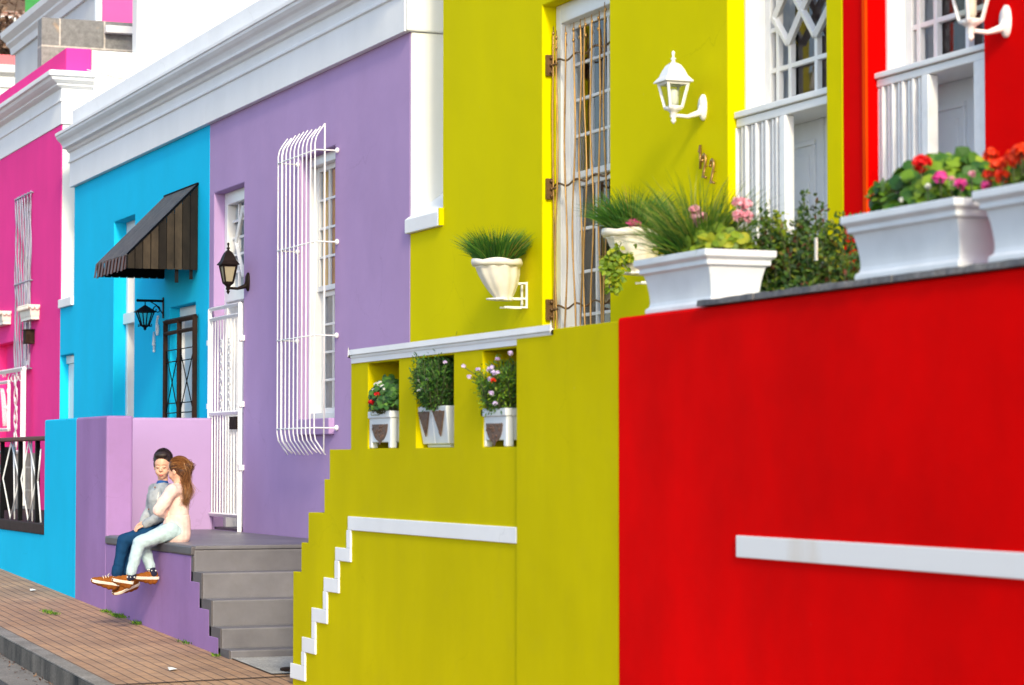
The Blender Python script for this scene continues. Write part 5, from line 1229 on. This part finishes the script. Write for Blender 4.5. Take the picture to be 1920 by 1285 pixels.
GREYC = cloth('grey_marl_knit', (.36, .38, .40)); NAVY = cloth('dark_blue_denim', (.006, .045, .12), .8, .7, 20); LDEN = cloth('light_blue_denim', (.46, .60, .64), .8, .6, 18)
PINKC = cloth('pale_pink_fleece', (.86, .60, .54), .9, .45, 14); SUEDE = cloth('tan_suede', (.27, .085, .013), .8, .2, 30); SOLE = paint('cream_rubber_sole', (.78, .70, .58), .6, 0, .06)
SOCK = paint('navy_sock', (.008, .01, .035), .9, 0, .2); POLO = cloth('blue_polo_cloth', (.02, .09, .30)); TRIM = paint('dark_collar_trim', (.04, .045, .055), .8, 0, .1)
m, nt, b = nodes('dark_brown_hair'); tc = N(nt, 'ShaderNodeTexCoord').outputs['Object']; nt.links.new(ramp(nt, noise(nt, tc, 60, 4, .6, (1, 1, .3)), [(.35, (.008, .004, .004, 1)), (.7, (.04, .02, .014, 1))]), b.inputs['Base Color']); b.inputs['Roughness'].default_value = .55; bump(nt, b, noise(nt, tc, 180, 3, .6, (1, 1, .25)), .8, .004); HAIRD = m
def hairmat(name, stops):
    m, nt, b = nodes(name); g = N(nt, 'ShaderNodeNewGeometry').outputs['Random Per Island']
    nt.links.new(ramp(nt, g, stops), b.inputs['Base Color']); b.inputs['Roughness'].default_value = .42; return m
HAIRS = hairmat('dark_hair_strands', [(0, (.006, .003, .003, 1)), (1, (.05, .025, .017, 1))])
HAIRA = hairmat('auburn_hair_strands', [(0, (.045, .014, .006, 1)), (.55, (.20, .07, .02, 1)), (.9, (.42, .19, .06, 1)), (1, (.6, .33, .13, 1))])
m, nt, b = nodes('auburn_hair'); tc = N(nt, 'ShaderNodeTexCoord').outputs['Object']; nt.links.new(ramp(nt, noise(nt, tc, 50, 4, .6, (1, 1, .3)), [(.35, (.03, .010, .005, 1)), (.7, (.16, .06, .02, 1))]), b.inputs['Base Color']); b.inputs['Roughness'].default_value = .5; HAIRB = m

def head_prims(mb, c, f, up, s):
    "c: head centre, f: facing direction, s: head half height (~.105)"
    f = f.normalized(); r = up.cross(f).normalized(); u = f.cross(r); M = Matrix((f, r, u)).transposed()
    def L(a, b2, c_): return c + (f * a + r * b2 * .86 + u * c_) * s
    def B(p, rr): mb.ball(L(*p), (rr[0] * s, rr[1] * s * .86, rr[2] * s), M, 18, 12)
    B((-.12, 0, .22), (.90, .72, .80)); B((.06, 0, -.12), (.72, .64, .78)); B((.30, 0, -.52), (.44, .46, .42)); B((.48, 0, -.74), (.20, .24, .18))
    B((.44, .27, -.34), (.30, .28, .30)); B((.44, -.27, -.34), (.30, .28, .30)); B((.46, 0, .22), (.30, .5, .30))
    mb.capsule(L(.72, 0, -.02), L(.86, 0, -.22), .05 * s, .10 * s, 10); B((.78, .09, -.25), (.08, .06, .05)); B((.78, -.09, -.25), (.08, .06, .05))
    B((.70, 0, -.50), (.14, .24, .07)); B((.70, 0, -.60), (.13, .2, .07))
    for sg in (-1, 1):
        B((-.05, .70 * sg, -.10), (.17, .08, .26)); B((.66, .28 * sg, .02), (.10, .17, .08))
    return L, M, (f, r, u)
def hand(mb, w, d, n, s, curl=.5, side=1):
    "w wrist, d direction of the palm, n palm normal (fingers curl towards it), s palm length"
    d = d.normalized(); n = (n - d * n.dot(d)).normalized(); t = d.cross(n) * side
    M = Matrix((d, t, n)).transposed(); mb.ball(w + d * s * .5, (s * .58, s * .46, s * .20), M, 14, 10)
    for i, (o, L) in enumerate(((.33, .78), (.11, .9), (-.11, .84), (-.31, .66))):
        b0 = w + d * s * .86 + t * o * s; d1 = (d + n * curl * .6 + t * o * .15).normalized(); d2 = (d + n * curl * 1.6).normalized(); d3 = (d * .5 + n * curl * 2.4).normalized()
        p1 = b0 + d1 * L * s * .42; p2 = p1 + d2 * L * s * .33; p3 = p2 + d3 * L * s * .25
        mb.capsule(b0 - d * s * .12, p1, s * .105, s * .098, 8); mb.capsule(p1, p2, s * .098, s * .09, 8); mb.capsule(p2, p3, s * .09, s * .078, 8)
    b0 = w + d * s * .22 + t * s * .36; p1 = b0 + (d * .7 + t * .75 + n * .2).normalized() * s * .42; p2 = p1 + (d + t * .25 + n * .45).normalized() * s * .36
    mb.capsule(b0, p1, s * .13, s * .11, 8); mb.capsule(p1, p2, s * .11, s * .09, 8)
def shoe(parent, heel, toe, up, wdt=.036, sock=None, ankle=None, lace=False):
    d = (toe - heel); L = d.length; d.normalize(); s = d.cross(up).normalized(); u = s.cross(d)
    def Q(a, b2, c_): return heel + d * a * L + s * b2 * wdt + u * c_
    outline = [(0, 0), (.03, .55), (.12, .8), (.3, .78), (.5, .82), (.7, 1.02), (.85, .95), (.95, .6), (1.0, 0)]
    ring = outline + [(a, -b2) for a, b2 in outline[::-1][1:-1]]
    mb = MB(); mb.prism([Q(a, b2, 0.002 + (.012 * max(0, a - .8) * 5 * .3)) for a, b2 in ring], u * .024); obj('sole', mb, SOLE, parent, bevel=.004)
    mb = MB(); lv = [(1.0, .022), (.97, .038), (.86, .052), (.66, .064), (.45, .076)]
    M = Matrix((d, s, u)).transposed()
    for a, rz, rw, rl in ((.84, .030, .84, .17), (.68, .040, .88, .2), (.5, .050, .8, .2), (.33, .060, .74, .18), (.18, .058, .72, .16)):
        mb.ball(Q(a, 0, .016), (rl * L * .95, wdt * rw, rz), M, 14, 10)
    up_ = obj('upper', mb, SUEDE, parent); remesh(up_, .006, 2)
    if lace:
        mb = MB()
        for a, c_ in ((.44, .073), (.52, .067), (.60, .060)): mb.tube([Q(a, -.5, c_ - .01), Q(a + .02, 0, c_ + .004), Q(a, .5, c_ - .01)], .0035, 6)
        mb.tube([Q(.44, .1, .078), Q(.40, .5, .09), Q(.42, .8, .075)], .003, 5); obj('laces', mb, SOLE, parent)
    if sock and ankle is not None:
        mb = MB(); mb.capsule(Q(.24, 0, .045), ankle, .034, .033, 12); so = obj('sock', mb, SOCK, parent)
        mb = MB()
        for a in range(7): mb.ball(Q(.24, 0, .045).lerp(ankle, .35 + .12 * (a % 3)) + Vector((math.cos(a * 1.7) * .033 - .004, -abs(math.sin(a * 1.1)) * .033, 0)), .007, None, 7, 5)
        obj('sock_dots', mb, PETW, so)

def person(name_label, Yc, pel, waist, chest, neck, hd, f, up, hs, arms, legs, top, pants, seat, shr):
    t = thing('person', name_label, 'person', (pel.x, Yc, DZ)); t['group'] = 'children sitting on the purple stoep'
    body = MB(); L, M, ax = head_prims(body, hd, f, up, hs)
    body.capsule(neck - Vector((0, 0, .03)), L(-.12, 0, -.45), .046, .042)
    body.capsule(pel, waist, .085, .075); body.capsule(waist, chest, .08, .085)
    for (sh, el, wr, hdir, hn, s, curl, sd) in arms:
        body.capsule(chest + (neck - chest) * .55, sh, .055, .04); body.capsule(sh, el, .036, .031); body.capsule(el, wr, .031, .022); hand(body, wr, hdir, hn, s, curl, sd)
    for (hp, kn, an, ht, tt) in legs: body.capsule(hp, kn, .06, .042); body.capsule(kn, an, .045, .03); body.capsule(an, ht.lerp(tt, .2) + Vector((0, 0, .03)), .03, .028); body.capsule(ht.lerp(tt, .2) + Vector((0, 0, .03)), ht.lerp(tt, .8) + Vector((0, 0, .025)), .026, .02)
    bo = obj('body', body, SKIN, t); remesh(bo, .0048, 2, .4)
    tp = MB(); tr = shr
    tp.capsule(pel + Vector((0, 0, .03)), waist, tr * .93, tr * .88, 20); tp.capsule(waist, chest, tr * .88, tr * .97, 20); tp.capsule(chest, neck - Vector((0, 0, .045)), tr * .97, tr * .55, 20)
    for (sh, el, wr, *_r) in arms: tp.capsule(chest.lerp(neck, .55), sh, .075, .056, 16); tp.capsule(sh, el, .056, .048, 16); tp.capsule(el, wr.lerp(el, .08), .049, .036, 16)
    so = obj('top', tp, top, t); remesh(so, .007, 5); folds(so, .015)
    pn = MB(); pn.capsule(pel + Vector((0, -.04, -.01)), pel + Vector((0, .04, -.01)), .085, .085, 16)
    for (hp, kn, an, *_r) in legs: pn.capsule(hp, kn, .076, .057, 16); pn.capsule(kn, an, .056, .043, 16)
    po = obj('trousers', pn, pants, t); remesh(po, .007, 5); folds(po, .012)
    return t, L, ax
def face(t, L, ax, s, closed=True):
    f, r, u = ax; M = Matrix((f, r, u)).transposed()
    for sg in (-1, 1):
        mb = MB(); mb.tube([L(.735, .13 * sg, -.015), L(.765, .22 * sg, -.045), L(.755, .30 * sg, -.045), L(.70, .40 * sg, -.01)], [.001, .0026, .0026, .001], 6); obj('eye', mb, EYE, t)
        mb = MB(); mb.tube([L(.745, .11 * sg, .15), L(.755, .25 * sg, .19), L(.67, .42 * sg, .14)], [.0015, .0022, .0012], 6); obj('eyebrow', mb, BROW, t)
    mb = MB(); mb.tube([L(.775, -.18, -.565), L(.825, -.08, -.53), L(.83, 0, -.54), L(.825, .08, -.53), L(.775, .18, -.565)], [.002, .005, .0055, .005, .002], 8); mb.tube([L(.78, -.14, -.59), L(.82, 0, -.61), L(.78, .14, -.59)], [.002, .006, .002], 8); obj('mouth', mb, LIP, t)

# boy
yb0 = 21.16
pel = J(610, 690, yb0); waist = J(585, 590, yb0); chest = J(572, 480, yb0); neck = J(588, 385, yb0 - .01); hd = J(590, 262, yb0 - .02)
f = Vector((-.42, -.90, -.16)); up = Vector((-.05, -.12, 1)).normalized()
armR = (J(535, 425, yb0 + .12), J(508, 556, yb0 + .10), J(456, 642, yb0 + .02)); armL = (J(632, 425, yb0 - .13), J(580, 600, yb0 - .16), J(464, 658, yb0 - .08))
hA = J(395, 672, yb0 + .0) - armR[2]; hB = J(400, 684, yb0 - .09) - armL[2]
arms = [armR + (hA, Vector((0, -.3, -1)), .062, .45, 1), armL + (hB, Vector((0, .2, -1)), .062, .5, -1)]
kn1, an1 = J(330, 762, yb0 - .05), J(283, 985, yb0 - .03); kn2, an2 = J(368, 775, yb0 + .10), J(352, 975, yb0 + .1)
sA = (J(300, 1068, yb0 - .03), J(104, 1040, yb0 - .03)); sB = (J(438, 1052, yb0 + .08), J(250, 1128, yb0 + .05))
t, L, ax = person('boy in grey zipped cardigan and dark blue jeans sitting on the stoep edge', yb0, pel, waist, chest, neck, hd, f, up, .116, arms, [(pel + Vector((-.03, -.07, 0)), kn1, an1, *sA), (pel + Vector((-.03, .08, 0)), kn2, an2, *sB)], GREYC, NAVY, DZ, .118)
face(t, L, ax, .116)
mb = MB(); M = Matrix(ax).transposed(); s = .116
mb.ball(L(-.24, 0, .42), (.92 * s, .69 * s, .80 * s), M, 20, 14); mb.ball(L(-.45, 0, -.02), (.62 * s, .64 * s, .62 * s), M, 18, 12); mb.ball(L(.40, 0, .85), (.40 * s, .49 * s, .25 * s), M, 16, 10)
for sg in (-1, 1): mb.ball(L(-.02, .66 * sg, .12), (.22 * s, .12 * s, .34 * s), M, 12, 8)
ho = obj('hair', mb, HAIRD, t); remesh(ho, .005, 2)
mb = MB()
for _ in range(1500):
    a = R.uniform(0, 2 * pi); b_ = R.uniform(-.1, 1) ; d = Vector((math.cos(a) * math.sqrt(1 - b_ * b_), math.sin(a) * math.sqrt(1 - b_ * b_), b_))
    if d.x > .3 and d.z < .62: continue
    p = L(-.22 + .95 * d.x, .80 * d.y, .41 + .83 * d.z); dd = (ax[0] * (d.x + .9) + ax[1] * (d.y * .8) + ax[2] * (d.z * .7)) + rv(.15)
    mb.blade(p - dd.normalized() * .006, dd, .017, .0020, ax[0] * .3)
for _ in range(220):
    b_ = R.uniform(-.5, .5); p = L(.66 - .5 * abs(b_) + R.uniform(-.08, .05), b_, .72 + R.uniform(-.10, .16)); mb.blade(p, ax[0] * .5 + ax[2] * R.uniform(.1, 1) + ax[1] * R.uniform(-.5, .5), .022, .0022, ax[2] * .4)
obj('hair_tufts', mb, HAIRS, t, recalc=False)
mb = MB(); mb.capsule(neck + Vector((0, 0, -.055)), neck + Vector((-.0, 0, -.005)), .062, .054, 16); o = obj('shirt_collar', mb, POLO, t); remesh(o, .006, 2)
mb = MB(); fr_ = Vector((-.42, -.9, 0)).normalized(); sd = Vector((.9, -.42, 0)).normalized()
ring = [neck + Vector((0, 0, -.035)) + (fr_ * math.cos(a) * .072 + sd * math.sin(a) * .072) + Vector((0, 0, .02 - .05 * max(0, math.cos(a)))) for a in frange(0, 2 * pi, 22)]
mb.tube(ring, .0085, 8); obj('collar_trim', mb, TRIM, t)
zp = [chest.lerp(neck, .5) + fr_ * .092, chest + fr_ * .116, waist + fr_ * .108, pel + Vector((0, 0, .05)) + fr_ * .11]
mb = MB(); mb.tube(zp, .004, 6); obj('zip', mb, SOLE, t)
mb = MB(); mb.ball(J(543, 407, yb0 - .06) + Vector((-.012, -.02, 0)), .008, None, 8, 6); mb.ball(J(506, 553, yb0 + .02) + Vector((-.02, -.03, 0)), .008, None, 8, 6); obj('button', mb, BROW, t)
shoe(t, sA[0], sA[1], Vector((0, -.15, 1)), .042, lace=True); shoe(t, sB[0], sB[1], Vector((-.2, -.5, 1)), .042)
for an, kn in ((an1, kn1), (an2, kn2)):
    mb = MB(); mb.capsule(an.lerp(kn, .16), an.lerp(kn, .03), .051, .050, 16); o = obj('cuff', mb, NAVY, t); remesh(o, .007, 2)

# girl
yg = 20.76
pel = J(668, 692, yg); waist = J(688, 610, yg); chest = J(685, 490, yg); neck = J(694, 385, yg); hd = J(690, 290, yg)
f = Vector((-.62, .72, -.12)); up = Vector((-.12, 0, 1)).normalized()
armL = (J(652, 430, yg - .11), J(560, 562, yg - .12), J(612, 590, yg + .02)); armR = (J(690, 430, yg + .13), J(600, 570, yg + .13), J(625, 600, yg + .04))
arms = [armL + (Vector((.3, .8, -.1)), Vector((1, 0, -.2)), .052, .5, 1), armR + (Vector((.2, -.8, 0)), Vector((1, 0, 0)), .052, .5, -1)]
kn1, an1 = J(432, 780, yg - .05), J(378, 975, yg - .06); kn2, an2 = J(462, 785, yg + .09), J(505, 938, yg + .07)
sA = (J(392, 1058, yg - .06), J(246, 1036, yg - .06)); sB = (J(566, 1024, yg + .05), J(394, 1022, yg + .05))
t, L, ax = person('girl in pale pink top and light jeans beside the boy, her back turned', yg, pel, waist, chest, neck, hd, f, up, .104, arms, [(pel + Vector((-.03, -.06, 0)), kn1, an1, *sA), (pel + Vector((-.03, .07, 0)), kn2, an2, *sB)], PINKC, LDEN, DZ, .108)
face(t, L, ax, .104)
M = Matrix(ax).transposed(); s = .104
mb = MB(); mb.ball(L(-.22, 0, .28), (.92 * s, .70 * s, .82 * s), M, 20, 14); mb.ball(L(-.45, 0, -.05), (.6 * s, .63 * s, .6 * s), M, 18, 12); mb.capsule(L(-.84, 0, .34), L(-1.0, 0, .05), .25 * s, .28 * s)
mb.capsule(L(-1.0, 0, .05), J(742, 335, yg - .02), .28 * s, .30 * s); mb.capsule(J(742, 335, yg - .02), J(746, 430, yg - .05), .30 * s, .22 * s); mb.capsule(J(746, 430, yg - .05), J(736, 480, yg - .08), .22 * s, .10 * s)
ho = obj('hair', mb, HAIRB, t); remesh(ho, .005, 2)
mb = MB(); tie = L(-.84, .0, .36)
for _ in range(1300):   # combed-back strands lying on the skull
    a = R.uniform(0, 2 * pi); b_ = R.uniform(-.5, 1); d = Vector((math.cos(a) * math.sqrt(1 - b_ * b_), math.sin(a) * math.sqrt(1 - b_ * b_), b_))
    if d.x > .55 and d.z < .5: continue
    if d.z < -.1 and d.x > -.1: continue
    pts = []
    for k in range(5):
        e = d.lerp(Vector((-.98, 0, .05)), k / 5 * .85).normalized(); pts.append(L(-.22 + .945 * e.x, .815 * e.y, .28 + .835 * e.z))
    mb.tube(pts, [.0008, .0012, .0012, .0011, .0006], 3)
obj('combed_hair', mb, HAIRA, t, recalc=False)
mb = MB()
for _ in range(1200):   # ponytail
    o = rv(.012); b0 = tie + o * .8; e1 = J(744 + R.gauss(0, 15), 330 + R.gauss(0, 14), yg - .02 + R.gauss(0, .035)); e2 = J(750 + R.gauss(0, 22), 430 + R.gauss(0, 16), yg - .05 + R.gauss(0, .03)); e3 = J(735 + R.gauss(0, 14), 500 + R.gauss(0, 22), yg - .09 + R.gauss(0, .02))
    if R.random() < .03: e2 = e2 + Vector((R.uniform(0, .05), 0, R.uniform(0, .03))); e3 = e2 + Vector((.03, 0, -.02))
    ctrl = [b0, L(-1.04, .0, .10) + o * 1.6, e1, e2, e3]; pts = []
    for k in range(4):
        a0 = ctrl[max(k - 1, 0)]; a1, a2 = ctrl[k], ctrl[k + 1]; a3 = ctrl[min(k + 2, 4)]
        for q_ in (0, .33, .66): pts.append(.5 * ((2 * a1) + (a2 - a0) * q_ + (2 * a0 - 5 * a1 + 4 * a2 - a3) * q_ ** 2 + (3 * a1 - a0 - 3 * a2 + a3) * q_ ** 3))
    pts.append(ctrl[-1]); mb.tube(pts, [.0016 * (1 - .06 * i) for i in range(len(pts))], 3)
obj('ponytail', mb, HAIRA, t, recalc=False)
mb = MB(); mb.lathe((0, 0, 0), [(.018, -.008), (.022, 0), (.018, .008)], 12); mb.v = [tuple(tie + Vector((c_, a, b2))) for a, b2, c_ in mb.v]; obj('hair_tie', mb, BROW, t)
mb = MB(); mb.capsule(neck + Vector((0, 0, -.05)), neck + Vector((0, 0, -.03)), .058, .05, 16); o = obj('neckline', mb, PINKC, t); remesh(o, .006, 2)
mb = MB(); mb.capsule(waist + Vector((0, 0, -.02)), pel + Vector((.02, 0, -.035)), .108, .118, 18); o = obj('top_hem', mb, PINKC, t); remesh(o, .008, 3)
shoe(t, sA[0], sA[1], Vector((0, -.1, 1)), .038, True, an1 + Vector((.01, 0, -.03))); shoe(t, sB[0], sB[1], Vector((0, -.1, 1)), .038, True, an2)

# ================================================================== CAMERA, LIGHT, SKY
cam = bpy.data.cameras.new('camera'); co = bpy.data.objects.new('camera', cam); C.objects.link(co); bpy.context.scene.camera = co
co.location = CAM; co.rotation_euler = (pi / 2 + PT, 0, -TH); cam.sensor_width = 36; cam.lens = 36 * F / 1920; cam.clip_start = .1; cam.clip_end = 3000
cam.dof.use_dof = True; cam.dof.focus_distance = 21.6; cam.dof.aperture_fstop = 3.6
EL, AZ = math.radians(29), math.radians(11)
to_sun = Vector((-math.sin(AZ) * math.cos(EL), -math.cos(AZ) * math.cos(EL), math.sin(EL)))
sl = bpy.data.lights.new('sun', 'SUN'); so = bpy.data.objects.new('sun', sl); C.objects.link(so); so.rotation_euler = to_sun.to_track_quat('Z', 'Y').to_euler()
sl.energy = 1.6; sl.angle = math.radians(8.0); sl.color = (1.0, .88, .62)
sc = bpy.context.scene; w = bpy.data.worlds.new('World'); sc.world = w; w.use_nodes = True; nt = w.node_tree
sk = nt.nodes.new('ShaderNodeTexSky'); sk.sky_type = 'NISHITA'; sk.sun_disc = False; sk.sun_elevation = EL; sk.sun_rotation = math.atan2(to_sun.x, to_sun.y); sk.air_density = 1.0; sk.dust_density = 1.2
nt.links.new(sk.outputs[0], nt.nodes['Background'].inputs[0]); nt.nodes['Background'].inputs[1].default_value = .15
sc.view_settings.view_transform = 'Standard'; sc.view_settings.look = 'None'; sc.view_settings.gamma = 1; sc.view_settings.use_curve_mapping = False; sc.view_settings.exposure = 1.08
sc.cycles.max_bounces = 8; sc.cycles.transparent_max_bounces = 16
